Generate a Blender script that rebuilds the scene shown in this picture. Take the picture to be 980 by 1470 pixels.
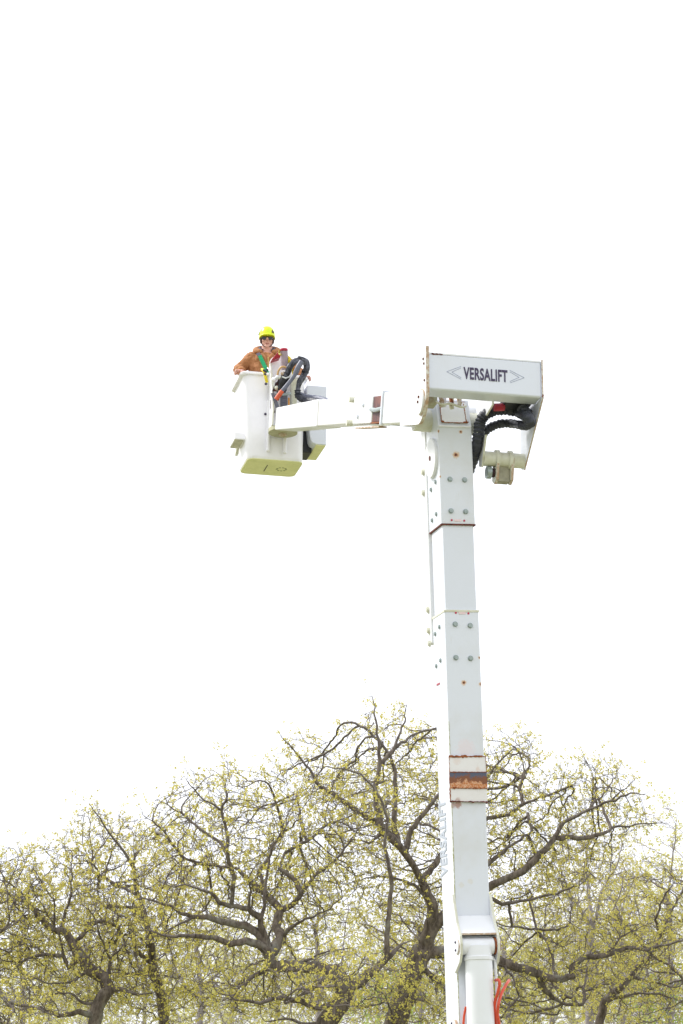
import bpy, math, random
import numpy as np
from mathutils import Vector, Matrix, Quaternion
from math import radians as R, sin, cos, pi

for o in list(bpy.data.objects):
    bpy.data.objects.remove(o)
scene = bpy.context.scene
COL = scene.collection

# ------------------------------------------------------------------ camera
CAMZ = 1.6; PITCH = R(17); F = 3400.0
cd = bpy.data.cameras.new('camera'); cam = bpy.data.objects.new('camera', cd); COL.objects.link(cam)
cam.location = (0, 0, CAMZ); cam.rotation_euler = (R(90) + PITCH, 0, 0)
cd.sensor_fit = 'HORIZONTAL'; cd.sensor_width = 24; cd.lens = 24 * F / 980
cd.clip_start = .1; cd.clip_end = 3000
scene.camera = cam

# ------------------------------------------------------------------ sky, sun, exposure
SUN_EL, SUN_AZ = R(48), R(-72)          # azimuth from +Y, negative = to the left of the view
w = bpy.data.worlds.new('World'); scene.world = w; w.use_nodes = True
nt = w.node_tree; nt.nodes.clear()
out = nt.nodes.new('ShaderNodeOutputWorld'); bg = nt.nodes.new('ShaderNodeBackground')
sky = nt.nodes.new('ShaderNodeTexSky'); sky.sky_type = 'NISHITA'; sky.sun_disc = False
sky.sun_elevation = SUN_EL; sky.sun_rotation = SUN_AZ; sky.dust_density = 3
mx = nt.nodes.new('ShaderNodeMix'); mx.data_type = 'RGBA'; mx.inputs['Factor'].default_value = .96
mx.inputs[7].default_value = (7.7, 7.9, 8.35, 1)   # even bright overcast cloud
nt.links.new(sky.outputs[0], mx.inputs[6]); nt.links.new(mx.outputs[2], bg.inputs[0])
bg.inputs[1].default_value = .12
nt.links.new(bg.outputs[0], out.inputs[0])
sd = bpy.data.lights.new('sun', 'SUN'); sun = bpy.data.objects.new('sun', sd); COL.objects.link(sun)
sd.energy = 2.4; sd.angle = R(12); sd.color = (1, .97, .92)
sdir = Vector((sin(SUN_AZ) * cos(SUN_EL), cos(SUN_AZ) * cos(SUN_EL), sin(SUN_EL)))
sun.rotation_euler = sdir.to_track_quat('Z', 'Y').to_euler()
sun.location = (-20, 5, 40)
scene.view_settings.view_transform = 'Standard'; scene.view_settings.look = 'None'
scene.view_settings.gamma = 1; scene.view_settings.exposure = .62

# ------------------------------------------------------------------ helpers
UPc = Vector((0, -sin(PITCH), cos(PITCH))); FWc = Vector((0, cos(PITCH), sin(PITCH))); CAM = Vector((0, 0, CAMZ))
def P(px, py, d):
    """point of the place seen at photo pixel (px,py), d metres along the view axis"""
    return CAM + Vector((1, 0, 0)) * ((px - 490) / F * d) + UPc * (-(py - 735) / F * d) + FWc * d
def PY(px, py, Y):
    r = P(px, py, 1) - CAM
    return CAM + r * (Y / r.y)
def proj(p):
    q = Vector(p) - CAM; d = q.dot(FWc)
    return 490 + q.x / d * F, 735 - q.dot(UPc) / d * F
def frame(o, u, v, wv):
    m = Matrix.Identity(4)
    for i, a in enumerate((u, v, wv)):
        for j in range(3): m[j][i] = a[j]
    for j in range(3): m[j][3] = o[j]
    return m

WL = {}
def props(o, label=None, cat=None, group=None, kind=None):
    for k, v in (('label', label), ('category', cat), ('group', group), ('kind', kind)):
        if v: o[k] = v
    return o
def empty(name, loc, label, cat, group=None):
    o = bpy.data.objects.new(name, None); COL.objects.link(o); o.location = loc
    WL[o.name] = Vector(loc)
    return props(o, label, cat, group)
def link(name, me, loc, parent=None, label=None, kind=None):
    o = bpy.data.objects.new(name, me); COL.objects.link(o)
    if parent:
        o.parent = parent; o.location = Vector(loc) - WL[parent.name]
    else: o.location = loc
    WL[o.name] = Vector(loc)
    return props(o, label, None, None, kind)

class MB:
    def __init__(s, M=None): s.v = []; s.f = []; s.m = []; s.M = M or Matrix.Identity(4)
    def add(s, vs, fs, mi=0):
        b = len(s.v); s.v += [s.M @ Vector(v) for v in vs]
        s.f += [tuple(b + i for i in f) for f in fs]
        s.m += (mi if isinstance(mi, list) else [mi] * len(fs))
        return s
    def box(s, x0, x1, y0, y1, z0, z1, mi=0):
        return s.add([(x, y, z) for x in (x0, x1) for y in (y0, y1) for z in (z0, z1)],
            [(0, 1, 3, 2), (4, 6, 7, 5), (0, 4, 5, 1), (2, 3, 7, 6), (0, 2, 6, 4), (1, 5, 7, 3)], mi)
    def prism(s, poly, a0, a1, axis='x', mi=0, edge=None):
        n = len(poly)
        def pt(p, a): return {'x': (a, p[0], p[1]), 'y': (p[0], a, p[1]), 'z': (p[0], p[1], a)}[axis]
        vs = [pt(p, a0) for p in poly] + [pt(p, a1) for p in poly]
        fs = [tuple(range(n))[::-1], tuple(range(n, 2 * n))] + [(i, (i + 1) % n, n + (i + 1) % n, n + i) for i in range(n)]
        return s.add(vs, fs, [mi, mi] + [mi if edge is None else edge] * n)
    def tube(s, pts, r, n=12, mi=0, caps=True, flat=1.0):
        pts = [Vector(p) for p in pts]; rs = r if isinstance(r, (list, tuple)) else [r] * len(pts)
        t0 = (pts[1] - pts[0]).normalized(); ref = Vector((0, 0, 1)) if abs(t0.z) < .9 else Vector((1, 0, 0))
        a = t0.cross(ref).normalized(); vs = []; L = len(pts)
        for i, p in enumerate(pts):
            t = (pts[min(i + 1, L - 1)] - pts[max(i - 1, 0)]).normalized()
            a = (a - t * a.dot(t)).normalized(); b = t.cross(a)
            for k in range(n):
                q = 2 * pi * k / n; vs.append(p + (a * cos(q) + b * sin(q) * flat) * rs[i])
        fs = [(i * n + k, i * n + (k + 1) % n, (i + 1) * n + (k + 1) % n, (i + 1) * n + k) for i in range(L - 1) for k in range(n)]
        if caps: fs += [tuple(range(n))[::-1], tuple((L - 1) * n + k for k in range(n))]
        return s.add(vs, fs, mi)
    def cyl(s, a, b, r, n=24, mi=0, r2=None): return s.tube([a, b], [r, r2 if r2 is not None else r], n, mi)
    def rings(s, rings, n=20, mi=0, pw=2.0):
        """stack of (cx,cy,cz,rx,ry) super-ellipse rings, capped"""
        vs = []
        for cx, cy, cz, rx, ry in rings:
            for k in range(n):
                q = 2 * pi * k / n; c, d = cos(q), sin(q)
                vs.append((cx + rx * math.copysign(abs(c) ** (2 / pw), c), cy + ry * math.copysign(abs(d) ** (2 / pw), d), cz))
        L = len(rings)
        fs = [(i * n + k, i * n + (k + 1) % n, (i + 1) * n + (k + 1) % n, (i + 1) * n + k) for i in range(L - 1) for k in range(n)]
        fs += [tuple(range(n))[::-1], tuple((L - 1) * n + k for k in range(n))]
        return s.add(vs, fs, mi)
    def ball(s, c, rx, ry=None, rz=None, n=16, mi=0):
        ry = ry or rx; rz = rz or rx; h = n // 2
        return s.rings([(c[0], c[1], c[2] + rz * -cos(pi * (i + .02) / (h + .04)), rx * sin(pi * (i + .02) / (h + .04)), ry * sin(pi * (i + .02) / (h + .04))) for i in range(h + 1)], n, mi)
    def build(s, name, mats, parent=None, bevel=0, smooth=False, label=None, kind=None, remesh=0, smoothmod=0, loc=None):
        if not isinstance(mats, (list, tuple)): mats = [mats]
        lo = Vector([min(v[i] for v in s.v) for i in range(3)]); hi = Vector([max(v[i] for v in s.v) for i in range(3)])
        c = loc or (lo + hi) / 2
        me = bpy.data.meshes.new(name); me.from_pydata([v - c for v in s.v], [], s.f)
        for m in mats: me.materials.append(m)
        me.polygons.foreach_set('material_index', s.m)
        import bmesh
        bm = bmesh.new(); bm.from_mesh(me); bmesh.ops.recalc_face_normals(bm, faces=bm.faces); bm.to_mesh(me); bm.free()
        if smooth:
            me.polygons.foreach_set('use_smooth', [True] * len(me.polygons))
            if not remesh: me.set_sharp_from_angle(angle=R(40))
        o = link(name, me, c, parent, label, kind)
        if remesh:
            md = o.modifiers.new('r', 'REMESH'); md.mode = 'VOXEL'; md.voxel_size = remesh; md.use_smooth_shade = True
            if smoothmod:
                md = o.modifiers.new('s', 'SMOOTH'); md.iterations = smoothmod; md.factor = .5
        if bevel:
            md = o.modifiers.new('b', 'BEVEL'); md.width = bevel; md.segments = 2; md.limit_method = 'ANGLE'; md.angle_limit = R(40)
        return o

# ------------------------------------------------------------------ materials
def new_mat(name):
    m = bpy.data.materials.new(name); m.use_nodes = True; t = m.node_tree
    return m, t, t.nodes['Principled BSDF']
def N(t, typ, **kw):
    n = t.nodes.new(typ)
    for k, v in kw.items(): setattr(n, k, v)
    return n
def mixc(t, fac, a, b):
    m = N(t, 'ShaderNodeMix', data_type='RGBA')
    for sock, val in ((m.inputs['Factor'], fac), (m.inputs[6], a), (m.inputs[7], b)):
        if isinstance(val, bpy.types.NodeSocket): t.links.new(val, sock)
        elif isinstance(val, (int, float)): sock.default_value = val
        else: sock.default_value = tuple(val) + (1,)
    return m.outputs[2]
def noise(t, scale, detail=4, stretch=None, rough=.6):
    g = N(t, 'ShaderNodeNewGeometry'); n = N(t, 'ShaderNodeTexNoise'); n.inputs['Scale'].default_value = scale
    n.inputs['Detail'].default_value = detail; n.inputs['Roughness'].default_value = rough
    src = g.outputs['Position']
    if stretch:
        mp = N(t, 'ShaderNodeMapping'); mp.inputs['Scale'].default_value = stretch; t.links.new(src, mp.inputs[0]); src = mp.outputs[0]
    t.links.new(src, n.inputs['Vector']); return n.outputs['Fac']
def ramp(t, src, a, b, va=0., vb=1.):
    m = N(t, 'ShaderNodeMapRange', interpolation_type='SMOOTHSTEP')
    t.links.new(src, m.inputs[0])
    m.inputs[1].default_value = a; m.inputs[2].default_value = b; m.inputs[3].default_value = va; m.inputs[4].default_value = vb
    return m.outputs[0]
def math_(t, op, a, b=None):
    m = N(t, 'ShaderNodeMath', operation=op)
    for s_, v in ((m.inputs[0], a), (m.inputs[1], b)):
        if v is None: continue
        if isinstance(v, bpy.types.NodeSocket): t.links.new(v, s_)
        else: s_.default_value = v
    return m.outputs[0]
def bump(t, bs, src, strength=.2, dist=.005):
    b = N(t, 'ShaderNodeBump'); b.inputs['Strength'].default_value = strength; b.inputs['Distance'].default_value = dist
    t.links.new(src, b.inputs['Height']); t.links.new(b.outputs[0], bs.inputs['Normal'])
RUST = (.33, .10, .028); RUSTD = (.07, .02, .014)
def paint(name, base=(.72, .75, .825), rough=.38, dirt=(.56, .54, .47), dirt_amt=.4, spots=(), stains=()):
    """weathered gloss paint; spots = rust bleeding round a chip at a point of the place"""
    m, t, b = new_mat(name)
    n1 = noise(t, 1.6, 5); n2 = noise(t, 22, 5, (1, 1, .12)); n3 = noise(t, 60, 3)
    c = mixc(t, ramp(t, n1, .45, .75, 0, dirt_amt), base, dirt)
    c = mixc(t, ramp(t, n2, .62, .80, 0, dirt_amt * .8), c, (.45, .38, .26))
    c = mixc(t, ramp(t, n3, .72, .80, 0, .25), c, (.35, .33, .30))
    g = N(t, 'ShaderNodeNewGeometry'); nz = noise(t, 55, 4)
    for pt, r, col, amt in list(stains) + [x for q, r in spots for x in ((q, r * 1.5, (.62, .36, .12), .7), (q, r * .85, RUST, .95), (q, r * .5, RUSTD, 1))]:
        d = N(t, 'ShaderNodeVectorMath', operation='DISTANCE'); t.links.new(g.outputs['Position'], d.inputs[0]); d.inputs[1].default_value = pt
        dd = math_(t, 'ADD', d.outputs['Value'], math_(t, 'MULTIPLY', math_(t, 'SUBTRACT', nz, .5), r * 1.1))
        c = mixc(t, ramp(t, dd, r * .45, r, amt, 0), c, col)
    t.links.new(c, b.inputs['Base Color']); b.inputs['Roughness'].default_value = rough
    b.inputs['Specular IOR Level'].default_value = .35
    bump(t, b, n3, .08, .002)
    return m
def plain(name, col, rough=.5, var=.25, scale=20, metal=0, bmp=.15, col2=None):
    m, t, b = new_mat(name)
    n = noise(t, scale, 5)
    c2 = col2 or tuple(x * (1 - var) for x in col)
    t.links.new(mixc(t, ramp(t, n, .35, .7), col, c2), b.inputs['Base Color'])
    b.inputs['Roughness'].default_value = rough; b.inputs['Metallic'].default_value = metal
    bump(t, b, noise(t, scale * 4, 3), bmp, .004)
    return m
M_rust = plain('rust', RUST, .85, scale=35, col2=(.12, .035, .018))
M_rustd = plain('dark_rust', (.16, .035, .02), .85, scale=60, col2=(.05, .015, .012))
M_edge = plain('rusty_edge', (.42, .27, .16), .7, scale=25, col2=(.66, .64, .56))
M_grime = plain('green_grime', (.35, .35, .14), .8, scale=40, col2=(.68, .69, .62))
M_steel = plain('zinc_bolt', (.36, .42, .41), .35, metal=.35, scale=80)
M_black = plain('black_rubber', (.016, .017, .024), .45, scale=50)
M_blackc = plain('black_nylon_cover', (.020, .023, .036), .42, scale=70, bmp=.6, col2=(.045, .048, .065))
M_bgrey = plain('blue_grey_hose', (.16, .17, .23), .5, scale=40)
M_orange = plain('orange_hose', (.72, .085, .035), .38, scale=15, var=.2)
M_dark = plain('dark_recess', (.045, .016, .02), .7, scale=30)
M_ink = plain('lettering_ink', (.05, .035, .09), .5, scale=50)
M_inkline = plain('thin_ink', (.38, .42, .54), .5, scale=50)
M_overexp = plain('overexposed_lettering', (.43, .47, .54), .5, scale=50, var=.1)
M_decal = plain('pink_decal', (.75, .50, .52), .5, scale=300, col2=(.80, .76, .76))
M_decaldot = plain('red_decal_dot', (.55, .02, .08), .5)
M_cream = plain('bucket_fibreglass', (.92, .91, .96), .35, scale=4, var=.06, bmp=.05)
M_base = plain('bounce_tinted_base', (.88, .88, .52), .55, scale=9, col2=(.78, .79, .44), bmp=.1)  # yellow-green grass bounce put into the colour of the undersides
M_beige = plain('aged_white_steel', (.70, .70, .60), .5, scale=12, col2=(.60, .59, .46))
M_yellow = plain('yellow_webbing', (.85, .68, .03), .6, scale=60)
M_red = plain('red_tool_housing', (.42, .012, .035), .4, scale=30)
M_mauve = plain('mauve_tube', (.40, .31, .36), .5, scale=25, var=.15)

# ------------------------------------------------------------------ ground
def ground_mat():
    m, t, b = new_mat('spring_grass_and_gravel')
    c = mixc(t, ramp(t, noise(t, .35, 6), .4, .62), (.24, .235, .115), (.29, .28, .19))
    c = mixc(t, ramp(t, noise(t, 9, 5), .4, .7), c, (.13, .15, .05))
    t.links.new(c, b.inputs['Base Color']); b.inputs['Roughness'].default_value = .95
    bump(t, b, noise(t, 30, 4), .6, .03)
    return m
g = MB(); NR = 60
g.add([(0, 0, 0)] + [(r * cos(2 * pi * k / 48), r * sin(2 * pi * k / 48), 0) for r in (30, 120, 400, 1500) for k in range(48)],
      [(0, 1 + k, 1 + (k + 1) % 48) for k in range(48)] + [(1 + i * 48 + k, 1 + (i + 1) * 48 + k, 1 + (i + 1) * 48 + (k + 1) % 48, 1 + i * 48 + (k + 1) % 48) for i in range(3) for k in range(48)])
g.build('ground', ground_mat(), kind='structure', loc=Vector((0, 0, 0)))

# ------------------------------------------------------------------ boom frame
YAW = R(12.5)
U = Vector((cos(YAW), sin(YAW), 0)); V = Vector((-sin(YAW), cos(YAW), 0)); W = Vector((0, 0, 1))
B0 = P(684, 1470, 19.6); B1 = P(651, 570, 20.7)
ax = (B1 - B0).normalized(); bx = (U - ax * U.dot(ax)).normalized(); by = ax.cross(bx)
MBm = frame(B0, bx, by, ax)
def zb(py, x=0, y=0):
    lo, hi = -6., 9.
    for _ in range(40):
        m_ = (lo + hi) / 2
        if proj(MBm @ Vector((x, y, m_)))[1] > py: lo = m_
        else: hi = m_
    return lo
def bpt(px, py, y=0):
    """boom-frame x,z on the face plane y for a photo pixel"""
    x = 0.
    for _ in range(6):
        z = zb(py, x, y); q = proj(MBm @ Vector((x, y, z))); x += (px - q[0]) / 170
    return x, zb(py, x, y)
def bw(px, py, y=0):
    x, z = bpt(px, py, y); return MBm @ Vector((x, y, z))

TRZ = 1.25
turret = Vector((B0.x + .2, B0.y + .9, 0))
lift = empty('bucket_truck', turret, 'white bucket truck with a tall jointed boom holding up the work bucket', 'bucket truck')

spots = [(tuple(bw(654, 653)), .026), (tuple(bw(665.5, 980)), .020), (tuple(bw(661, 620)), .014), (tuple(bw(628.5, 619)), .014),
         (tuple(bw(688, 944)), .012), (tuple(bw(690.5, 982)), .018), (tuple(bw(631, 684)), .010)]
stains = [(tuple(bw(668, 1074)), .10, (.80, .58, .58), .3), (tuple(bw(657, 1154)), .045, RUST, .7), (tuple(bw(650, 1156)), .03, RUST, .5), (tuple(bw(662, 1270)), .03, (.66, .6, .48), .35),
          (tuple(bw(675, 1265)), .03, (.66, .6, .48), .35), (tuple(bw(665, 1092)), .05, (.8, .6, .5), .5)]
M_paint = paint('white_boom_paint', spots=spots, stains=stains)
M_white = paint('white_gloss_paint', base=(.78, .79, .81), dirt_amt=.15)
M_fibre = paint('grey_white_fibreglass', base=(.71, .74, .82), rough=.3, dirt_amt=.12)

def bolt(x, y, z, r, nrm, parent, mat=M_steel, M=MBm, sc=(1, 1, 1)):
    n = Vector(nrm)
    b = MB(M); c = Vector((x, y, z))
    b.cyl(c, c + n * r * .25, r * 1.25, 12)
    b.tube([c + n * r * .2, c + n * r * .9], [r, r * .92], 6)
    return b.build('bolt', mat, parent, smooth=True)

hw = .152
# lower steel section
zL0, zCut = -1.55, zb(876)
b = MB(MBm); b.box(-hw, hw, 0, .40, zL0, zCut)
lower = b.build('lower_boom', M_paint, lift, bevel=.010)
# fibreglass insert
b = MB(MBm); b.box(-.140, .140, .010, .385, zCut - .03, zb(752) + .03)
b.build('fibreglass_insert', M_fibre, lift, bevel=.014)
# upper sleeve with tilted head
z7, z6, z5 = zb(753), zb(612), zb(574, 0, .08)
b = MB(MBm); b.prism([(0, z7), (0, z6), (.07, z5), (.41, z5), (.41, z7)], -hw, hw, 'x')
sleeve = b.build('upper_sleeve', M_paint, lift, bevel=.010)
b = MB(MBm); b.box(-hw - .003, hw + .003, -.004, .413, z7 - .006, z7 + .006)
b.build('rusty_sleeve_lip', M_rustd, sleeve)
b = MB(MBm); b.box(-hw - .004, hw + .004, -.005, .41, zCut - .016, zCut + .004)
b.build('sleeve_lip', M_beige, lower, bevel=.003)
b = MB(MBm); b.box(-hw + .005, hw - .005, -.012, .002, z6 - .012, z6 + .006)
b.build('weld_lip', M_white, sleeve, bevel=.003)
# access plate on the tilted head, rusty frame round it
tn = Vector((0, .07, z5 - z6)); tl = tn.length; tdir = tn.normalized(); nn = Vector((0, -tdir.z, tdir.y))
MT = MBm @ frame(Vector((0, 0, z6)), Vector((1, 0, 0)), -nn, tdir)
x0, x1 = -.118, .118
rng = random.Random(3)
def ragged(a, b_, wd, n=16):
    fat = [rng.uniform(0, 1) ** 2 for _ in range(6)]
    """ragged thin strip between two (x,z) points"""
    a = Vector(a); b_ = Vector(b_); d = (b_ - a); pn = Vector((-d.y, d.x)).normalized()
    top = []; bot = []
    for i in range(n + 1):
        p = a + d * (i / n); k_ = .6 + .9 * fat[min(5, int(i / (n + 1) * 6))]; top.append(p + pn * wd * k_ * rng.uniform(.2, 1.)); bot.append(p - pn * wd * k_ * rng.uniform(.2, 1.))
    return top, bot
def strip(M, a, b_, wd, y, name, mat, parent, n=16, th=.003):
    top, bot = ragged(a, b_, wd, n); k = n + 1
    vs = [(p[0], y, p[1]) for p in top] + [(p[0], y, p[1]) for p in bot] + [(p[0], y + th, p[1]) for p in top] + [(p[0], y + th, p[1]) for p in bot]
    fs = [(i, i + 1, k + i + 1, k + i) for i in range(n)] + [(2 * k + i, 2 * k + i + 1, i + 1, i) for i in range(n)] + [(k + i, k + i + 1, 3 * k + i + 1, 3 * k + i) for i in range(n)]
    q = MB(M); q.add(vs, fs); return q.build(name, mat, parent)
b = MB(MT); b.box(x0, x1, -.014, 0, .03, tl - .025)
plate = b.build('access_plate', M_white, sleeve, bevel=.004)
for a_, c_, wd in (((x0, .028), (x1, .028), .006), ((x0, .028), (x0, tl - .03), .004), ((x1 - .012, .028), (x1 - .02, tl - .05), .007), ((x0, tl - .03), (x1, tl - .03), .003)):
    strip(MT, a_, c_, wd, -.0165, 'rust_line', M_rust, sleeve, 20, .004)
for cx in (x0 + .008, x1 - .03, x1 - .008):
    strip(MT, (cx - .014, .034), (cx + .014, .036), .012, -.019, 'rust_patch', M_rust, sleeve, 6, .003)
# bolts on the faces
bolts = [(645.5, 688), (666.5, 689), (647, 733.5), (668, 734.5)]
for px, py in bolts:
    x, z = bpt(px, py); bolt(x, -.001, z, .019, (0, -1, 0), sleeve)
for px, py in [(653, 896), (674.5, 898), (654, 944), (675, 945)]:
    x, z = bpt(px, py); bolt(x, -.001, z, .019, (0, -1, 0), lower)
def side(px, py):
    """boom-frame y,z on the left side face"""
    y = .2
    for _ in range(8):
        z = zb(py, -hw, y); q = proj(MBm @ Vector((-hw, y, z))); y -= (px - q[0]) / 40
    return y, zb(py, -hw, y)
for px, py in [(625.5, 692), (619, 703), (626.5, 738), (620.5, 747)]:
    y, z = side(px, py); bolt(-hw, y, z, .017, (-1, 0, 0), sleeve)
for px, py in [(631, 900), (625, 910), (632.5, 948), (626.5, 956)]:
    y, z = side(px, py); bolt(-hw, y, z, .017, (-1, 0, 0), lower)
# red-dotted warning decals
for py, par, cx in ((747, sleeve, 657), (880, lower, 663)):
    xa, z = bpt(cx - 5, py); xb, _ = bpt(cx + 5, py)
    b = MB(MBm); b.box(xa, xb, -.0035, -.0005, z - .010, z + .010); b.build('decal', M_decal, par)
    for s_ in (-9, 9):
        x, z = bpt(cx + s_, py + (.5 if s_ > 0 else -.3)); b = MB(MBm); b.cyl((x, -.0045, z), (x, 0, z), .009, 10); b.build('decal_dot', M_decaldot, par)
x, z = bpt(650, 982)
yy, zz = side(629, 982)
b = MB(MBm); b.box(-hw - .004, -hw + .002, yy - .05, yy + .05, zz - .008, zz + .008); b.build('red_mark', M_red, lower)
# pivot boss on the side
yy, zz = side(620.5, 659)
b = MB(MBm); b.cyl((-hw + .01, .20, zz), (-hw - .028, .20, zz), .175, 48); boss = b.build('pivot_boss', M_white, sleeve, bevel=.006, smooth=True)
b = MB(MBm); b.cyl((-hw - .026, .20, zz), (-hw - .034, .20, zz), .022, 12); b.build('pivot_grease_cap', M_rustd, boss)
# levelling link behind the boom
zA, zBk = zb(925, -.1, .5), zb(590, -.1, .5)
b = MB(MBm); b.box(-.160, -.05, .425, .56, zA, zBk); lk = b.build('levelling_link', M_white, lift, bevel=.008)
for zz in (zA + .12, zA + .9, zBk - .5):
    b = MB(MBm); b.box(-.13, -.08, .39, .43, zz, zz + .06); b.build('link_bracket', M_white, lk)
for py in (676, 705, 874, 904, 923):
    z = zb(py, -.17, .45); bolt(-.16, .52 - (py % 3) * .02, z, .026, (-1, 0, 0), lk, M_beige)
# weld seam with green grime on the corner
for a_, c_ in ((1035, 1083), (1156, 1312), (1395, 1480)):
    strip(MBm, (-hw + .004, zb(a_, -hw)), (-hw + .004, zb(c_, -hw)), .0055, -.004, 'grimy_weld_seam', M_grime, lower, 40, .005)
# reinforcing collar and the worn rusty band
zc1, zc0 = zb(1086), zb(1151)
M_collar = paint('collar_paint', base=(.80, .79, .80), dirt=(.62, .50, .42), dirt_amt=.35,
                 stains=[(tuple(bw(656, 1149)), .035, RUST, .5), (tuple(bw(685, 1104)), .03, (.7, .5, .4), .4), (tuple(bw(655, 1092)), .05, (.70, .52, .44), .35)])
b = MB(MBm); b.box(-hw - .006, hw + .010, -.014, .02, zc0, zc1)
collar = b.build('collar', M_collar, lift, bevel=.003)
strip(MBm, (-hw - .012, zc1), (hw + .012, zc1), .011, -.019, 'rust_line', M_rust, collar, 26, .006)
strip(MBm, (-hw - .018, zc0 + .004), (hw + .012, zc0 - .004), .011, -.021, 'rust_line', M_rustd, collar, 26, .008)
strip(MBm, (-hw - .010, zc0), (-hw - .010, zc1), .006, -.0185, 'rust_line', M_rust, collar, 26, .004)
strip(MBm, (hw + .010, zc0 + .12), (hw + .010, zc1), .004, -.0185, 'rust_line', M_rust, collar, 26, .004)
def band_mat(z0, z1):
    m, t, b_ = new_mat('worn_band')
    g_ = N(t, 'ShaderNodeNewGeometry'); d = N(t, 'ShaderNodeVectorMath', operation='DOT_PRODUCT')
    t.links.new(g_.outputs['Position'], d.inputs[0]); d.inputs[1].default_value = tuple(ax)
    h = math_(t, 'SUBTRACT', d.outputs['Value'], B0.dot(ax))
    hh = N(t, 'ShaderNodeMapRange'); t.links.new(h, hh.inputs[0]); hh.inputs[1].default_value = z0; hh.inputs[2].default_value = z1
    d2 = N(t, 'ShaderNodeVectorMath', operation='DOT_PRODUCT'); t.links.new(g_.outputs['Position'], d2.inputs[0]); d2.inputs[1].default_value = tuple(bx)
    xx = math_(t, 'ABSOLUTE', math_(t, 'ADD', math_(t, 'SUBTRACT', d2.outputs['Value'], B0.dot(bx)), .02))
    n1 = noise(t, 26, 6, rough=.7); n2 = noise(t, 75, 5)
    f = math_(t, 'ADD', math_(t, 'MULTIPLY', n1, 1.3), math_(t, 'SUBTRACT', math_(t, 'MULTIPLY', hh.outputs[0], -1.1), math_(t, 'MULTIPLY', xx, 1.4)))
    c = mixc(t, ramp(t, f, -.40, -.18), (.10, .11, .165), (.22, .085, .042))
    c = mixc(t, ramp(t, f, .02, .16), c, mixc(t, ramp(t, n2, .42, .6), (.50, .17, .05), (.66, .40, .25)))
    t.links.new(c, b_.inputs['Base Color']); b_.inputs['Roughness'].default_value = .75
    bump(t, b_, n2, .5, .006); return m
z1b, z0b = zb(1108.5), zb(1132)
b = MB(MBm); b.box(-hw - .008, hw + .011, -.019, -.002, z0b, z1b); band = b.build('worn_band', band_mat(z0b, z1b), collar)
strip(MBm, (-hw - .01, z1b), (hw + .012, z1b), .006, -.023, 'rust_line', M_rust, collar, 30, .005)
strip(MBm, (-hw + .01, z0b + .004), (hw + .012, z0b), .009, -.023, 'rust_line', M_rust, collar, 30, .005)

def letters(txt, M, width, height, name, mat, parent, bold=.0):
    cu = bpy.data.curves.new(name, 'FONT'); cu.body = txt; cu.size = 1; cu.align_x = 'CENTER'; cu.align_y = 'CENTER'
    cu.offset = bold; cu.extrude = .004; cu.space_character = 1.08
    tmp = bpy.data.objects.new('tmp', cu); COL.objects.link(tmp)
    dg = bpy.context.evaluated_depsgraph_get(); me0 = bpy.data.meshes.new_from_object(tmp.evaluated_get(dg))
    bpy.data.objects.remove(tmp)
    co = np.empty(len(me0.vertices) * 3); me0.vertices.foreach_get('co', co); co = co.reshape(-1, 3)
    lo, hi = co.min(0), co.max(0); ctr = (lo + hi) / 2
    q = MB(M)
    q.v = [M @ Vector(((c[0] - ctr[0]) / (hi[0] - lo[0]) * width, -c[2] * .3, (c[1] - ctr[1]) / (hi[1] - lo[1]) * height)) for c in co]
    q.f = [tuple(p.vertices) for p in me0.polygons]; q.m = [0] * len(q.f)
    return q.build(name, mat, parent)
# left side lettering, overexposure put into its pale colour, reading upwards
yS, zS = side(636, 1203); zt = zb(1148, -hw, yS); z_b = zb(1258, -hw, yS)
letters('VERSALIFT', MBm @ frame(Vector((-hw - .003, yS, (zt + z_b) / 2)), Vector((0, 0, 1)), Vector((1, 0, 0)), Vector((0, 1, 0))), zt - z_b, .22, 'lettering', M_overexp, lower, .03)

# cylinder bracket
zg1, zg2, zp = zb(1314), zb(1340, 0, -.12), zb(1358, 0, -.12)
fl = [(.0, zb(1283)), (-.10, zb(1325)), (-.185, zb(1343, 0, -.15)), (-.205, zp + .02), (-.195, zp - .06), (-.15, zp - .13), (0, zb(1396)), (.03, zb(1396)), (.03, zb(1283))]
br = None
for s_ in (-1, 1):
    b = MB(MBm); a0, a1 = (-hw - .020, -hw + .003) if s_ < 0 else (hw - .003, hw + .020)
    b.prism(fl, a0, a1, 'x', 0, 1); q = b.build('cylinder_bracket', [M_white, M_beige], lift, bevel=.003)
    if s_ < 0: br = q
b = MB(MBm); b.prism([(-.004, zg1), (-.165, zg2), (-.155, zg2 - .004), (0, zg1 - .02)], -hw + .003, hw - .003, 'x'); b.build('bracket_plate', M_white, lift)
b = MB(MBm); b.prism([(-.172, zg2 + .004), (-.176, zg2 - .010), (-.16, zg2 - .012), (-.16, zg2 + .002)], -hw + .003, hw - .003, 'x'); b.build('bracket_lip', M_edge, lift)
b = MB(MBm); b.box(-hw + .004, hw - .004, -.10, -.005, zg2 - .10, zg2 - .02); b.build('bracket_web', M_fibre, lift)
b = MB(MBm); b.cyl((-hw + .006, -.12, zp), (hw - .022, -.12, zp), .070, 36); pinh = b.build('pin_housing', M_white, lift, smooth=True, bevel=.006)
b = MB(MBm); b.cyl((hw - .020, -.12, zp), (hw - .004, -.12, zp), .073, 36); b.build('rusty_pin_ring', M_rust, pinh, smooth=True)
b = MB(MBm); b.cyl((hw + .020, -.12, zp), (hw + .032, -.12, zp), .060, 36); b.build('pin_cap', M_rust, pinh, smooth=True)
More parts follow.
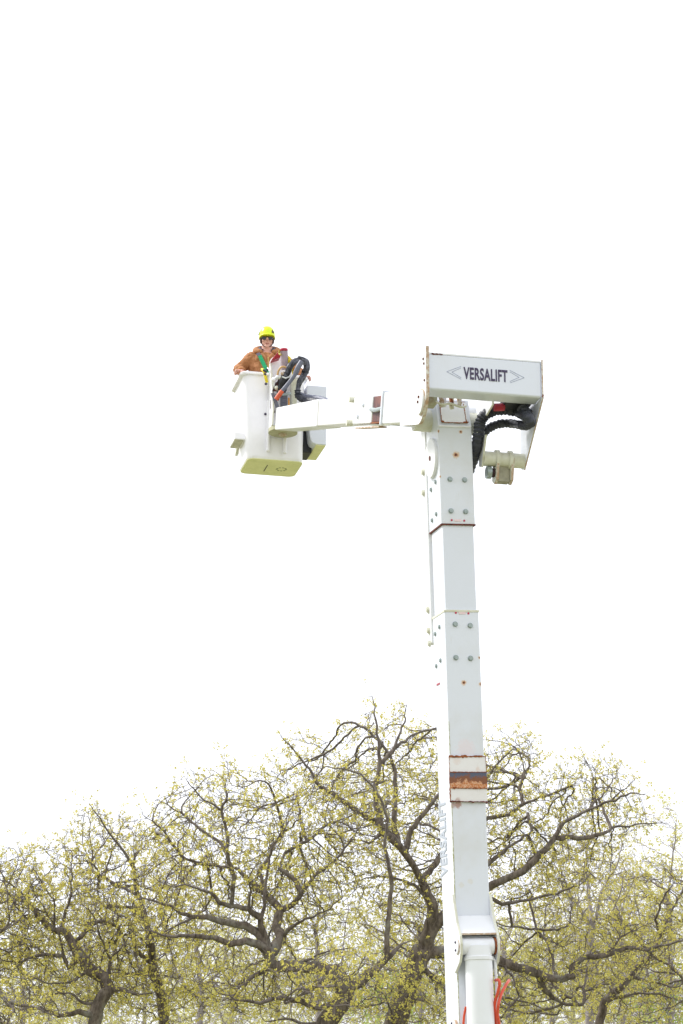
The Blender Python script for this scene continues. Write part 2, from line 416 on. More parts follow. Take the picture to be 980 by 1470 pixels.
b = MB(MBm); b.cyl((-hw - .020, -.12, zp), (-hw - .034, -.12, zp), .060, 36); cap = b.build('pin_cap', [M_white], br, smooth=True, bevel=.004)
b = MB(MBm); b.cyl((-hw - .018, -.12, zp), (-hw - .026, -.12, zp), .066, 36); b.build('rusty_pin_ring', M_edge, br, smooth=True)
for dz in (-.03, .035):
    bolt(-hw - .034, -.11, zp + dz, .010, (-1, 0, 0), br, M_ink)
# hydraulic cylinder
cb = MBm.inverted() @ Vector((turret.x - .05, turret.y - .95, TRZ + .1))
ct = Vector((.0, -.13, zp)); cdn = (Vector((-.012, -.17, zb(1470, 0, -.17))) - ct).normalized()
b = MB(MBm); b.tube([ct, ct + cdn * .085, ct + cdn * .09, ct + cdn * .115, ct + cdn * .12], [.105, .112, .121, .121, .112], 40)
b.build('cylinder_gland', M_white, lift, smooth=True)
M_cyl = paint('cylinder_paint', base=(.80, .82, .85), rough=.3, dirt_amt=.1, spots=[(tuple(MBm @ (ct + Vector((-.02, -.117, -.50)))), .009)])
b = MB(MBm); b.cyl(ct + cdn * .118, ct + cdn * 2.6, .113, 48); hyd = b.build('hydraulic_cylinder', M_cyl, lift, smooth=True)
for q in ((.035, -.112, -.33), (.058, -.100, -.50)):
    c = ct + Vector(q) + cdn * 0; b = MB(MBm); b.tube([c, c + Vector((.008, 0, -.03))], [.004, .006], 8); b.build('chipped_paint', M_ink, hyd)
b = MB(MBm); b.tube([ct + Vector((.055, -.110, -.33)), ct + Vector((.07, -.105, -.45)), ct + Vector((.085, -.09, -.62)), ct + Vector((.098, -.075, -.9))], .0018, 6); b.build('scratch', M_inkline, hyd)
b = MB(MBm); b.tube([(hw - .03, -.11, zb(1374)), (hw - .012, -.13, zb(1380)), (hw - .008, -.13, zb(1392)), (hw - .006, -.13, -1.2)], .012, 10)
b.build('hydraulic_pipe', M_white, lift, smooth=True)
# bosses low on the side
zz = zb(1482, -hw, .08); b = MB(MBm); b.cyl((-hw, .10, zz), (-hw - .03, .10, zz), .10, 36); bs2 = b.build('pivot_boss', M_white, lower, smooth=True, bevel=.004)
b = MB(MBm); b.cyl((-hw - .002, .10, zz), (-hw - .02, .10, zz), .108, 36); b.build('rusty_pin_ring', M_edge, lower, smooth=True)
bolt(-hw - .03, .11, zz + .075, .010, (-1, 0, 0), lower, M_ink)
def ptube(pts, r, name, mat, parent, n=12, sub=6, **k):
    """smooth tube through world points"""
    pts = [Vector(p) for p in pts]; out_ = []
    Q = [pts[0] * 2 - pts[1]] + pts + [pts[-1] * 2 - pts[-2]]
    for i in range(1, len(Q) - 2):
        a, b_, c, d = Q[i - 1:i + 3]
        for j in range(sub):
            t_ = j / sub
            out_.append(.5 * ((2 * b_) + (c - a) * t_ + (2 * a - 5 * b_ + 4 * c - d) * t_ ** 2 + (3 * b_ - a - 3 * c + d) * t_ ** 3))
    out_.append(pts[-1])
    rs = [r(i / (len(out_) - 1)) for i in range(len(out_))] if callable(r) else r
    q = MB(); q.tube(out_, rs, n); return q.build(name, mat, parent, smooth=True, **k)
dH = 19.45
ptube([P(x, y, d) for x, y, d in ((711, 1407, dH + .1), (715, 1406.5, dH + .02), (717, 1411, dH), (714.5, 1424, dH), (710, 1440, dH), (710, 1456, dH), (712, 1475, dH), (716, 1530, dH - .1), (712, 1600, dH - .1))], .0128, 'orange_hose', M_orange, lift)
ptube([P(x, y, d) for x, y, d in ((730.5, 1407, dH + .25), (727, 1412, dH + .15), (720, 1425, dH + .05), (715.5, 1440, dH - .03), (714, 1456, dH - .03), (716.5, 1475, dH - .03), (718, 1530, dH - .1), (712, 1600, dH - .12))], .0128, 'orange_hose', M_orange, lift)
ptube([P(x, y, dH + .05) for x, y in ((668.5, 1445), (666.5, 1455), (665.5, 1463), (665, 1480), (666, 1540))], .010, 'orange_hose', M_orange, lift)

# ------------------------------------------------------------------ elbow frame
OH = P(614, 508, 20.25); MH = frame(OH, U, V, W)
def solve_u(px, z=0, v=0):
    u = .5
    for _ in range(12): u += (px - proj(MH @ Vector((u, v, z)))[0]) / 170
    return u
def hpt(px, py, v=0):
    u = .5; z = 0
    for _ in range(14):
        q = proj(MH @ Vector((u, v, z))); u += (px - q[0]) / 170; z -= (py - q[1]) / 165
    return u, z
Lu = solve_u(776)
zB = hpt(620, 557)[1]
b = MB(MH); b.prism([(0, 0), (0, zB), (.014, zB - .012), (.19, zB - .012), (.19, zB), (.02, zB + .006), (.02, 0)], .004, Lu - .004, 'x')
bxf = b.build('elbow_cover', M_fibre, lift, bevel=.006)
b = MB(MH); b.box(.004, Lu - .004, .0, .19, .002, .016); b.build('elbow_top_plate', M_white, lift)
strip(MH, (.03, .003), (.13, .003), .008, -.004, 'rust_patch', M_rustd, bxf, 8)
# side plates
def halo(c, r, a0, a1, n=12): return [(c[0] + r * cos(R(a0 + (a1 - a0) * i / n)), c[1] + r * sin(R(a0 + (a1 - a0) * i / n))) for i in range(n + 1)]
Lp = [(-.03, .06), (.9, -.1), (.9, -.35)] + halo((.215, -.31), .245, -70, -180, 14) + [(-.03, -.3)]
b = MB(MH); b.prism(Lp, -.026, .002, 'x', 0, 1); plL = b.build('elbow_side_plate', [M_white, M_edge], lift)
b = MB(MH); b.cyl((-.026, .12, -.40), (-.05, .12, -.40), .105, 36); dc = b.build('pin_cap', M_white, plL, smooth=True, bevel=.004)
b = MB(MH); b.cyl((-.024, .12, -.40), (-.036, .12, -.40), .115, 36); b.build('rusty_pin_ring', M_edge, plL, smooth=True)
for v_, z_ in ((.13, -.35), (.16, -.385)): bolt(-.05, v_, z_, .011, (-1, 0, 0), plL, M_rustd, MH)
for v_, z_ in ((.05, -.03), (.02, -.235), (.03, -.08)): bolt(-.026, v_, z_, .010, (-1, 0, 0), plL, M_rustd, MH)
zR = hpt(754, 675, .57)[1]
Rp = [(-.012, .025), (-.012, zB - .02), (.57, zR), (.65, zR + .03), (.65, -.05), (.40, .0)]
b = MB(MH); b.prism(Rp, Lu, Lu + .014, 'x', 0, 1); b.build('elbow_side_plate', [M_fibre, M_edge], lift)
um = Lu - .385
Mp = [(.20, zB + .02), (.20, zB - .035), (.60, zB - .09), (.61, -.50), (.43, -.54), (.57, zR), (.65, zR + .03), (.65, -.05), (.21, -.02)]
b = MB(MH); b.prism(Mp, um, um + .016, 'x', 0, 1); b.build('elbow_middle_plate', [M_white, M_beige], lift)
strip(MH, (Lu - .002, zB - .01), (Lu + .012, zB + .01), .016, -.018, 'rust_patch', M_rust, bxf, 5)
# cross bar with collars and clevis
vb = .575; zbar = hpt(720, 660, vb)[1]
b = MB(MH); b.cyl((um + .016, vb, zbar), (Lu, vb, zbar), .066, 36); bar = b.build('cross_bar', M_beige, lift, smooth=True)
for px in (712.5, 731):
    u = solve_u(px, zbar, vb); b = MB(MH); b.cyl((u - .016, vb, zbar), (u + .016, vb, zbar), .084, 36); b.build('collar', M_beige, bar, smooth=True)
    b = MB(MH); u2 = u + (.012 if px > 720 else -.004)
    b.prism([(vb - .075, zbar + .0), (vb + .06, zbar), (vb + .10, zbar - .17), (vb + .04, zbar - .215), (vb - .03, zbar - .19)], u2 - .012, u2 + .012, 'x', 0, 1); b.build('clevis_plate', [M_beige, M_edge], bar)
u = solve_u(722, zbar - .1, vb)
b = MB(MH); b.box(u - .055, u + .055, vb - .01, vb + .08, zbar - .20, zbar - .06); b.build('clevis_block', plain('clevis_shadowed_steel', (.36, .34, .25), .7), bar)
u = solve_u(702, zbar - .13, vb); b = MB(MH); b.cyl((u - .02, vb + .02, zbar - .12), (u + .02, vb + .02, zbar - .12), .055, 24); b.cyl((u - .025, vb + .02, zbar - .12), (u - .015, vb + .02, zbar - .12), .03, 16)
b.build('roller', M_steel, bar, smooth=True)
b = MB(MH); b.cyl((u + .02, vb + .02, zbar - .12), (u + .05, vb + .02, zbar - .12), .04, 24); b.build('roller_hub', M_dark, bar, smooth=True)
# elbow pin and hydraulics between boom and middle plate
b = MB(MH); b.cyl((.06, .74, -.34), (um, .74, -.34), .10, 36); b.build('elbow_pin', M_beige, lift, smooth=True)
b = MB(MH); b.cyl((.30, .80, zB + .05), (um, .80, zB + .05), .11, 30); b.build('elbow_actuator', M_white, lift, smooth=True)
b = MB(MH)
b.cyl((.52, .80, zB + .05), (.54, .80, zB + .05), .118, 30); b.build('actuator_ring', M_beige, lift, smooth=True)
b = MB(MH); b.box(.05, .15, .26, .40, zB - .045, zB + .06); b.build('valve_block', plain('olive_valve_block', (.42, .42, .28), .6, col2=(.30, .22, .12)), lift, bevel=.012)
for i, (u, v_, r_) in enumerate(((.185, .30, .020), (.225, .33, .028), (.27, .29, .018), (.30, .34, .024), (.345, .30, .020), (.375, .33, .016))):
    b = MB(MH); b.tube([(u, v_, zB - .055 + .01 * (i % 3)), (u + .012 * (-1) ** i, v_ - .01, zB - .01), (u, v_, zB + .05)], [r_ * .8, r_, r_ * .9], 6 + 2 * (i % 2)); b.build('hydraulic_fitting', (M_edge, M_white, M_rust, M_beige, M_edge, M_white)[i], lift, smooth=True)
ptube([MH @ Vector(q) for q in ((.13, .27, zB - .02), (.19, .26, zB - .045), (.27, .27, zB - .03), (.36, .28, zB - .05), (.42, .33, zB - .02))], .010, 'hydraulic_line', M_beige, lift)
# black panel painting the dark interior and hose bundle behind the cover
b = MB(MH); b.prism([(.195, zB + .05), (.195, zB - .012), (.45, zB - .020), (.50, zB + .05)], Lu - .27, Lu - .03, 'x'); b.build('dark_interior_panel', M_black, lift, bevel=.01)
u = solve_u(722, zB, .2); b = MB(MH); b.cyl((u - .06, .28, zB - .03), (u + .03, .28, zB - .02), .035, 14); b.build('red_hydraulic_fitting', M_red, lift, smooth=True)
# two ribbed hoses
def hose(pts, r, name, parent, mat=M_blackc, rib=24, n=14, amp=.09, total=None, label=None):
    L = sum((Vector(a) - Vector(b_)).length for a, b_ in zip(pts, pts[1:]))
    sub = max(4, int(L * rib * 4 / (len(pts) - 1)))
    return ptube(pts, lambda t: r * (1 + amp * (math.sin(t * L * rib * 2 * pi) + .5 * math.sin(t * L * rib * 2 * pi * .37 + 1))), name, mat, parent, n, sub, label=label)
d1, d2 = 20.70, 20.65
hose([P(x, y, d) for x, y, d in ((672, 676, d1 + .22), (679, 658, d1 + .12), (683.5, 640, d1), (687, 622, d1 - .02), (689, 607, d1), (696, 596, d1), (710, 589, d1), (727, 588, d1), (744, 591, d1), (756, 598, d1 - .28), (761, 606, d1 - .30), (758, 600, d1 - .22), (750, 586, d1 - .15))], .050, 'ribbed_hose', lift)
hose([P(x, y, d) for x, y, d in ((672, 664, d1 + .30), (679, 645, d1 + .2), (686, 634, d1 + .14), (694, 622, d1 + .08), (705, 613, d1 + .08), (718, 608.5, d1 + .08), (733, 608, d1 + .08), (748, 610.5, d1 - .15), (756, 611, d1 - .25), (761, 604, d1 - .26), (757, 592, d1 - .18))], .038, 'ribbed_hose', lift)
b = MB(); b.tube([P(679, 621, d1 - .02), P(685, 621, d1 - .06), P(691, 622.5, d1 - .05), P(694.5, 625, d1 + .02)], .007, 8); b.build('cable_tie', plain('pale_tie', (.6, .62, .58)), lift, smooth=True)
# lettering
LA = hpt(665, 536)[0]; LB = hpt(728, 536)[0]
zc = hpt(696.5, 538)[1]; lh = .112
letters('VERSALIFT', MH @ frame(Vector(((LA + LB) / 2, -.003, zc)), Vector((1, 0, 0)), Vector((0, 1, 0)), Vector((0, 0, 1))), LB - LA, lh, 'lettering', M_ink, bxf, .026)
for s_ in (-1, 1):
    ua = hpt(696.5 + s_ * 35, 538)[0]; ub = hpt(696.5 + s_ * 55.5, 538)[0]
    for k in (0, 1):
        tip = ub - s_ * k * .045 * 1; a_ = (ua + (0 if k == 0 else 0), zc + .058 - k * .014); c_ = (ua, zc - .058 + k * .014)
        b = MB(MH)
        for e in (a_, c_):
            dx = Vector((tip - e[0], zc - e[1])); nrm = Vector((-dx.y, dx.x)).normalized() * .0022
            b.add([(e[0] + nrm.x, -.002, e[1] + nrm.y), (tip + nrm.x, -.002, zc + nrm.y), (tip - nrm.x, -.002, zc - nrm.y), (e[0] - nrm.x, -.002, e[1] - nrm.y),
                   (e[0] + nrm.x, .001, e[1] + nrm.y), (tip + nrm.x, .001, zc + nrm.y), (tip - nrm.x, .001, zc - nrm.y), (e[0] - nrm.x, .001, e[1] - nrm.y)],
                  [(0, 1, 2, 3), (4, 5, 6, 7), (0, 1, 5, 4), (2, 3, 7, 6)])
        b.build('chevron_outline', M_inkline, bxf)

# ------------------------------------------------------------------ upper boom (arm) running away to the bucket
A0 = P(606, 580.5, 20.7); A1 = P(393, 601, 27.4)
aa = (A1 - A0).normalized(); au = (W.cross(aa)).normalized() * -1     # au points to the right
aw = au.cross(aa).normalized()
if aw.z < 0: aw = -aw
MA = frame(A0, aa, au, aw); LA_ = (A1 - A0).length
def apos(px):
    lo, hi = -.5, LA_ + .5
    for _ in range(40):
        m_ = (lo + hi) / 2
        if proj(A0 + aa * m_)[0] > px: lo = m_
        else: hi = m_
    return lo
def taper(a0, a1, h0, h1, wd, off=0, z0=0, z1=None):
    z1 = z0 if z1 is None else z1
    b = MB(MA); vs = [(a, y, z) for a, h, zc_ in ((a0, h0, z0), (a1, h1, z1)) for y in (off, off + wd) for z in (zc_ - h / 2, zc_ + h / 2)]
    b.add(vs, [(0, 1, 3, 2), (4, 6, 7, 5), (0, 4, 5, 1), (2, 3, 7, 6), (0, 2, 6, 4), (1, 5, 7, 3)]); return b
s1, s2, s3, s4 = apos(548), apos(532), apos(505), LA_
arm = taper(.42, s1, .30, .295, .28, .004).build('upper_boom', M_white, lift, bevel=.012)
taper(s2, s3, .265, .26, .28, .01).build('upper_boom_sleeve', M_white, lift, bevel=.012)
M_ins = paint('upper_fibreglass', base=(.76, .75, .73), rough=.35, dirt_amt=.12)
sA = apos(452)
taper(s3 - .1, sA, .255, .275, .25, .03, .01, .02).build('upper_fibreglass_insert', M_ins, lift, bevel=.012)
tipb = taper(sA - .02, s4, .292, .260, .27, .02, .022, 0).build('upper_boom_tip', M_white, lift, bevel=.012)
# joint between them: near-flush dark box painting the opening's shade, strap, rim
taper(s1 - .01, s2 + .01, .262, .25, .20, .022).build('joint_dark_fill', plain('dark_red_opening', (.07, .02, .022), .6, scale=8, col2=(.22, .07, .045)), lift, bevel=.01)
taper(s1 - .02, s2 + .02, .27, .25, .02, .26).build('joint_back_plate', M_rustd, lift)
taper(s1 - .02, s2 + .02, .012, .012, .27, .01, -.13).build('joint_floor_plate', M_rust, lift)
taper(-.02, .60, .285, .30, .022).build('boom_root_plate', M_white, lift, bevel=.004)
b = MB(MA); am = (s1 + s2) / 2
b.tube([(s1 - .02, .01, .0), (am, -.005, -.015), (s2 + .02, .01, .0)], .022, 12); b.build('joint_strap', M_steel, lift, smooth=True)
b = MB(MA); b.box(s1 - .03, s1 + .01, -.012, .30, -.155, .165); b.build('joint_flange', M_fibre, lift)
b = MB(MA); b.box(s3 - .35, s1 - .2 + (s3 - s1), .0, .03, -.185, -.17)
b2 = MB(MA); b2.box(apos(542), apos(508), .02, .10, -.175, -.160); b2.build('under_boom_rail', M_edge, lift)
b = MB(MA); b.tube([(apos(604), .02, -.15), (apos(545), .02, -.152)], .006, 8); b.build('under_boom_pipe', M_beige, lift)
for px, z_ in ((504, .115), (502.5, -.115)):
    a_ = apos(px); b = MB(MA); b.cyl((a_, -.03, z_), (a_, .03, z_), .030, 14); b.build('bolt', M_beige, lift, smooth=True)
for px, z_ in ((520, .05), (513, -.06)):
    a_ = apos(px); bolt(a_, .01, z_, .02, (0, -1, 0), lift, M_fibre, MA)

# ------------------------------------------------------------------ bucket
roll = R(.4); UK = (U * cos(roll) - W * sin(roll)); WK = (W * cos(roll) + U * sin(roll))
OK_ = P(349, 534, 27.9); MK = frame(OK_, UK, V, WK)
def kpt(px, py, v=0):
    u = .3; z = 0
    for _ in range(16):
        q = proj(MK @ Vector((u, v, z))); u += (px - q[0]) / 125; z -= (py - q[1]) / 120
    return u, z
KW = kpt(439, 545)[0]; KH = 1.05; KD = .66
print('KW', KW, 'Lu', Lu, 'arm len', LA_, 'heights', A0.z, A1.z, OK_.z, 'boom base', (MBm @ Vector((0, 0, zL0))))
def rrect(x0, x1, y0, y1, r, n=6):
    pts = []
    for cx, cy, a in ((x1 - r, y1 - r, 0), (x0 + r, y1 - r, 90), (x0 + r, y0 + r, 180), (x1 - r, y0 + r, 270)):
        for i in range(n + 1):
            q = R(a + 90 * i / n); pts.append((cx + r * cos(q), cy + r * sin(q)))
    return pts
def shell(sections, M, mat, name, parent, **k):
    b = MB(M); n = None; vs = []
    for x0, x1, y0, y1, r, z in sections:
        p = rrect(x0, x1, y0, y1, r); n = len(p); vs += [(x, y, z) for x, y in p]
    L = len(sections)
    fs = [(i * n + k_, i * n + (k_ + 1) % n, (i + 1) * n + (k_ + 1) % n, (i + 1) * n + k_) for i in range(L - 1) for k_ in range(n)]
    fs.append(tuple(range(n))[::-1]); fs.append(tuple((L - 1) * n + k_ for k_ in range(n)))
    b.add(vs, fs); return b.build(name, mat, parent, smooth=True, **k)
t_ = .022
secs = []
for z, ins in ((-KH, .060), (-KH + .012, .046), (-KH + .05, .038), (-.6, .024), (-.03, .004), (-.022, -.030), (.0, -.034), (.008, -.028)):
    k_ = max(ins, 0); secs.append((ins + k_ * .75, KW - ins + k_ * .75, ins * .8, KD - ins * .8, .085, z))
for z, ins in ((.008, t_), (-.3, t_ + .004), (-KH + .04, .060)):
    secs.append((ins + (ins - t_) * .75, KW - ins + (ins - t_) * .75, ins, KD - ins, .07, z))
bucket = shell(secs, MK, M_cream, 'bucket', lift)
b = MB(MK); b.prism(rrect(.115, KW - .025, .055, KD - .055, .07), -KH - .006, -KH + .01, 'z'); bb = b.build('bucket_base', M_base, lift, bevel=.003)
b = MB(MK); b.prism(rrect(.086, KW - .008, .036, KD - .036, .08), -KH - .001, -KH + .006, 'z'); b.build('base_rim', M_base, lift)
# marks on the base
u0, _ = kpt(382, 668, .3)
b = MB(MK); b.box(u0 - .004, u0 + .006, .22, .46, -KH - .009, -KH - .005); b.build('scuff_mark', M_black, bb)
b = MB(MK)
for i in range(9):
    q = R(i * 40); c = (u0 + .19 + .055 * cos(q), .34 + .06 * sin(q)); b.box(c[0] - .012, c[0] + .012, c[1] - .008, c[1] + .008, -KH - .0085, -KH - .005)
b.build('moulded_mark', plain('green_scuff', (.22, .26, .12), .8), bb)
# ribs on near face
for px, y0, y1 in ((385.5, 575, 646), (409, 628, 649)):
    u, za = kpt(px, y0); _, zz = kpt(px, y1); b = MB(MK); b.tube([(u, -.005, za), (u, -.005, zz)], .022, 14); b.ball((u, -.008, zz - .005), .026, .022, .022, 12); b.build('mounting_rib', M_cream, bucket, smooth=True)
u, z = kpt(381, 594); bolt(u, .012, z, .012, (0, -1, 0), bucket, M_ink, MK)
u, z = kpt(388.5, 594); bolt(u, -.02, z, .014, (0, -1, 0), bucket, M_steel, MK)
# step on the left side
zs = kpt(349, 617)[1]
b = MB(MK); b.box(-.07, .08, .10, .44, zs - .085, zs); stp = b.build('bucket_step', M_cream, bucket, bevel=.008)
b = MB(MK); b.box(-.06, .04, .115, .43, zs - .09, zs - .084); b.build('step_base', plain('beige_step_base', (.60, .58, .45), .6), bucket)  # beige plate covering the underside of the step
b = MB(MK); b.prism([(.42, zs + .04), (.60, zs + .02), (.62, zs - .12), (.46, zs - .04)], -.002 + .03, .06, 'x'); b.build('step_gusset', M_beige, bucket)
# tool box on the right side of the bucket
ta, tb = kpt(444, 600)[0], kpt(469, 600)[0]
ztop, zbot = kpt(455, 553)[1], kpt(455, 637)[1]
b = MB(MK); prof = rrect(ta, tb, 0.05, .62, .01, 2)
b.prism([(ta + .09, zbot), (tb, zbot), (tb, ztop), (ta - .03, ztop), (ta - .03, zbot + .30), (ta + .0, zbot + .20), (ta + .02, zbot + .06), (ta + .04, zbot + .02)], .02, .60, 'y')
tbx = b.build('tool_box', M_fibre, lift, bevel=.008)
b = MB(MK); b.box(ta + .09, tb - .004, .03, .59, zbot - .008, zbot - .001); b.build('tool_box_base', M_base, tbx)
b = MB(MK); b.box(KW - .04, ta + .075, .20, .50, zbot - .05, zbot + .30); b.build('tool_box_gap_fill', M_black, lift, bevel=.01)  # added dark filler painting the shadowed slot between bucket and box
b = MB(MK); b.box(KW - .03, tb - .05, .3, .35, ztop - .3, ztop - .05); b.build('tool_box_arm', M_black, lift)
# rotator disc under the cover
vd = -.17; ud, zd = kpt(406, 622, vd)
b = MB(MK); b.cyl((ud, vd, zd), (ud, vd, zd + .05), .170, 40); disc = b.build('rotator_base', plain('olive_mottled_steel', (.50, .49, .33), .6, scale=14, col2=(.40, .38, .26)), lift, smooth=True, bevel=.004)  # disc in two mixed olive tones
b = MB(MK); b.cyl((ud, vd + .02, zd - .018), (ud, vd + .02, zd), .045, 20); b.ball((ud, vd + .02, zd - .018), .03, .03, .016, 12); b.build('rotator_bolt', M_edge, disc, smooth=True)
# cover : left wall, back, right wall with arched top
_, ztc = kpt(407, 513, -.05); ul = kpt(392, 560, -.20)[0]; ur = kpt(421, 560, -.2)[0]
def arch(u0, u1, zt, zb_, n=10):
    r = (u1 - u0) * .32
    return [(u0, zb_)] + [(u0 + r - r * cos(R(90 * i / n)), zt - r + r * sin(R(90 * i / n))) for i in range(n + 1)] + [(u1 - r + r * sin(R(90 * i / n)), zt - r + r * cos(R(90 * i / n))) for i in range(n + 1)] + [(u1, zb_)]
b = MB(MK); b.prism(arch(ul - .02, ur + .01, ztc, zd + .05), -.065, -.035, 'y'); cover = b.build('lift_cover', M_cream, lift, bevel=.008)
b = MB(MK); b.prism([(-.036, ztc - .1), (-.09, ztc - .10), (-.24, ztc - .42), (-.30, zd + .22), (-.27, zd + .06), (-.036, zd + .06)], ul - .022, ul - .004, 'x', 0, 1); b.build('cover_wall', [M_cream, M_beige], cover)
b = MB(MK); b.prism([(-.036, ztc - .22), (-.08, ztc - .22), (-.14, ztc - .42), (-.18, zd + .22), (-.16, zd + .06), (-.036, zd + .06)], ur - .012, ur + .004, 'x', 0, 1); b.build('cover_wall', [M_beige, M_beige], cover)
b = MB(MK); uu = kpt(420, 560, -.05)[0]; b.box(uu - .02, uu + .045, -.075, -.068, zd + .1, kpt(420, 545, -.05)[1]); b.build('cover_liner', M_beige, cover)
ucl = kpt(401, 560, -.1)[0]
# hinge pin grey bar, ribbed block, controls
dk = 27.62
def K(px, py, dd=0): return P(px, py, dk + dd)
b = MB(); b.tube([K(395, 565), K(400, 566.5), K(410, 566), K(417.5, 565)], .018, 12); b.build('grab_bar', plain('blue_grey_bar', (.42, .50, .52), .4), lift, smooth=True)
b = MB()
for i in range(6): b.tube([K(402, 569 + i * 2.6, .02), K(412.5, 568.3 + i * 2.6, .02)], .014, 8)
b.build('corrugated_sleeve', M_bgrey, lift, smooth=True)
b = MB(); b.tube([K(414.5, 571), K(414.5, 583)], .010, 8); b.build('orange_cord', plain('orange_cord', (.75, .33, .06)), lift)
HB = [K(407, 583, .05), K(406, 570, .05), K(407, 556, .03), K(409, 546), K(412, 537), K(416, 527), K(422, 520, .02), K(430, 516.5, .05), K(437, 517.5, .05), K(440, 524, .05), K(438, 534, .03), K(432, 545), K(427.5, 556), K(427, 567, -.03)]
M_wrap = plain('highlight_mottled_wrap', (.020, .022, .034), .38, scale=16, bmp=.7, col2=(.13, .135, .165))  # pale mottling puts grey highlights into the hose colour
HC = HB[7] * .5 + HB[3] * .25 + HB[12] * .25
for sg, rr in ((1, .024), (-1, .023)):
    hose([p + (p - HC).normalized() * .016 * sg + V * (.012 * sg * (-1) ** (i // 3)) for i, p in enumerate(HB)], rr, 'wrapped_hose', lift, M_wrap, 9, 12, .12)
for i in (4, 7, 10):
    t_h = (HB[i + 1] - HB[i - 1]).normalized(); b = MB(); b.tube([HB[i] - t_h * .012, HB[i] + t_h * .012], .044, 14); b.build('hose_band', M_black, lift, smooth=True)
ptube([K(399, 575, .06), K(402, 560, .05), K(407, 545, .05), K(411, 532, .06), K(418, 523, .08), K(427, 519, .1)], .012, 'hydraulic_line', M_bgrey, lift)
ptube([K(396, 580, .06), K(397, 568, .05), K(399, 556, .04), K(404, 548, .04)], .010, 'hydraulic_line', M_rustd, lift)
ptube([K(394, 556, .0), K(393.5, 548, .0), K(396, 542, -.02), K(401, 541, -.02), K(403, 546, .0)], .008, 'hydraulic_line', M_white, lift)
hose([K(404, 560, .02), K(406, 551, .0), K(410, 541, -.02)], .058, 'hose_boot', lift, M_black, 12, 14, .05)
b = MB(); b.tube([K(405, 541, -.06), K(410, 543, -.08), K(415.5, 541, -.06), K(417, 538, -.02)], .009, 8); b.build('cable_tie', plain('white_tie', (.72, .74, .72)), lift, smooth=True)
hose([K(427, 560, -.02), K(428, 569, -.03), K(436, 574, -.1), K(447, 575.5, -.3), K(458, 577, -.5), K(472, 580, -.8)], .036, 'ribbed_hose', lift, M_blackc, 18, 12, .14)
hose([K(431, 567, .05), K(440, 570, -.05), K(452, 571.5, -.25), K(462, 573, -.5), K(474, 578, -.8)], .03, 'ribbed_hose', lift, M_bgrey, 18, 12, .14)
ptube([K(433, 519, -.08), K(428, 527, -.1), K(423, 538, -.1), K(415, 549, -.1), K(405, 561, -.1)], lambda t: .032 if t < .5 else .024, 'blue_grey_hose', M_bgrey, lift)
ptube([K(405, 561, -.1), K(401, 566.5, -.1), K(396, 573.5, -.1)], .027, 'orange_hose_end', plain('red_orange_sleeve', (.70, .11, .04)), lift)
ptube([K(391, 564, -.05), K(393, 571, -.05), K(396, 578, -.05), K(398, 585, -.05)], .02, 'blue_grey_hose', M_bgrey, lift)
for i, (a_, c_) in enumerate((((397, 549), (391.5, 562)), ((400, 551), (394, 562)), ((403.5, 552), (399.5, 562)), ((401, 545), (396, 553)))):
    b = MB(); b.tube([K(*a_), K(*c_)], .012, 8); b.build('control_lever', (M_dark, M_rustd, M_white, M_dark)[i], lift)
for i, (x, y) in enumerate(((393, 545), (398, 542), (403, 543), (406, 537), (397, 557))):
    b = MB(); c = K(x, y); b.ball(c, .03, .03, .028, 10); b.build('control_knob', (M_cream, M_white, M_beige, M_edge, M_beige)[i], lift, smooth=True)
b = MB(); b.tube([K(391, 575, .05), K(390.5, 585, .03), K(392, 592, 0)], .022, 10); b.build('dark_seal', M_dark, lift)
ptube([K(398, 545), K(399, 534), K(404, 527), K(411, 528), K(413, 534)], .012, 'control_hoop', plain('amber_hoop', (.62, .38, .16)), lift)
# tube holster with red cap, red housing, yellow webbing
b = MB(); b.tube([K(408.5, 531, .12), K(408, 516, .12), K(407.5, 504, .12)], [.045, .045, .044], 18); th = b.build('tool_tube', M_mauve, lift, smooth=True)
b = MB(); b.tube([K(407.5, 503.8, .12), K(407.4, 500.5, .12), K(407.4, 499.4, .12)], [.047, .044, .02], 18); b.build('red_cap', M_red, th, smooth=True)
for px in (404.5, 411): 
    b = MB(); b.ball(K(px, 501.7, .07), .012, n=8); b.build('cap_rivet', M_decaldot, th)
b = MB(); q0 = [K(390, 515.5, .2), K(399, 505, .2), K(402.5, 503.5, .2), K(402.5, 513, .2), K(391, 516.5, .2)]
b.add(q0 + [p + V * .12 for p in q0], [(0, 1, 2, 3, 4), (9, 8, 7, 6, 5)] + [(i, (i + 1) % 5, 5 + (i + 1) % 5, 5 + i) for i in range(5)]); b.build('red_tool_housing', M_red, lift, bevel=.008)
b = MB(); b.tube([K(401, 503, .1), K(400.5, 508, .09), K(403, 509.5, .06)], .012, 8); b.build('yellow_tie', plain('mustard_tie', (.45, .33, .03)), lift)
ptube([K(413.5, 513, .15), K(415.5, 515, .12), K(415, 520, .12), K(419, 528, .2), K(421.5, 537, .2), K(419.5, 543, .15)], .018, 'yellow_strap', M_yellow, lift)
ptube([K(421, 527, .2), K(424, 533, .2), K(422, 540, .2)], .025, 'orange_strap', plain('orange_webbing', (.80, .33, .05)), lift)

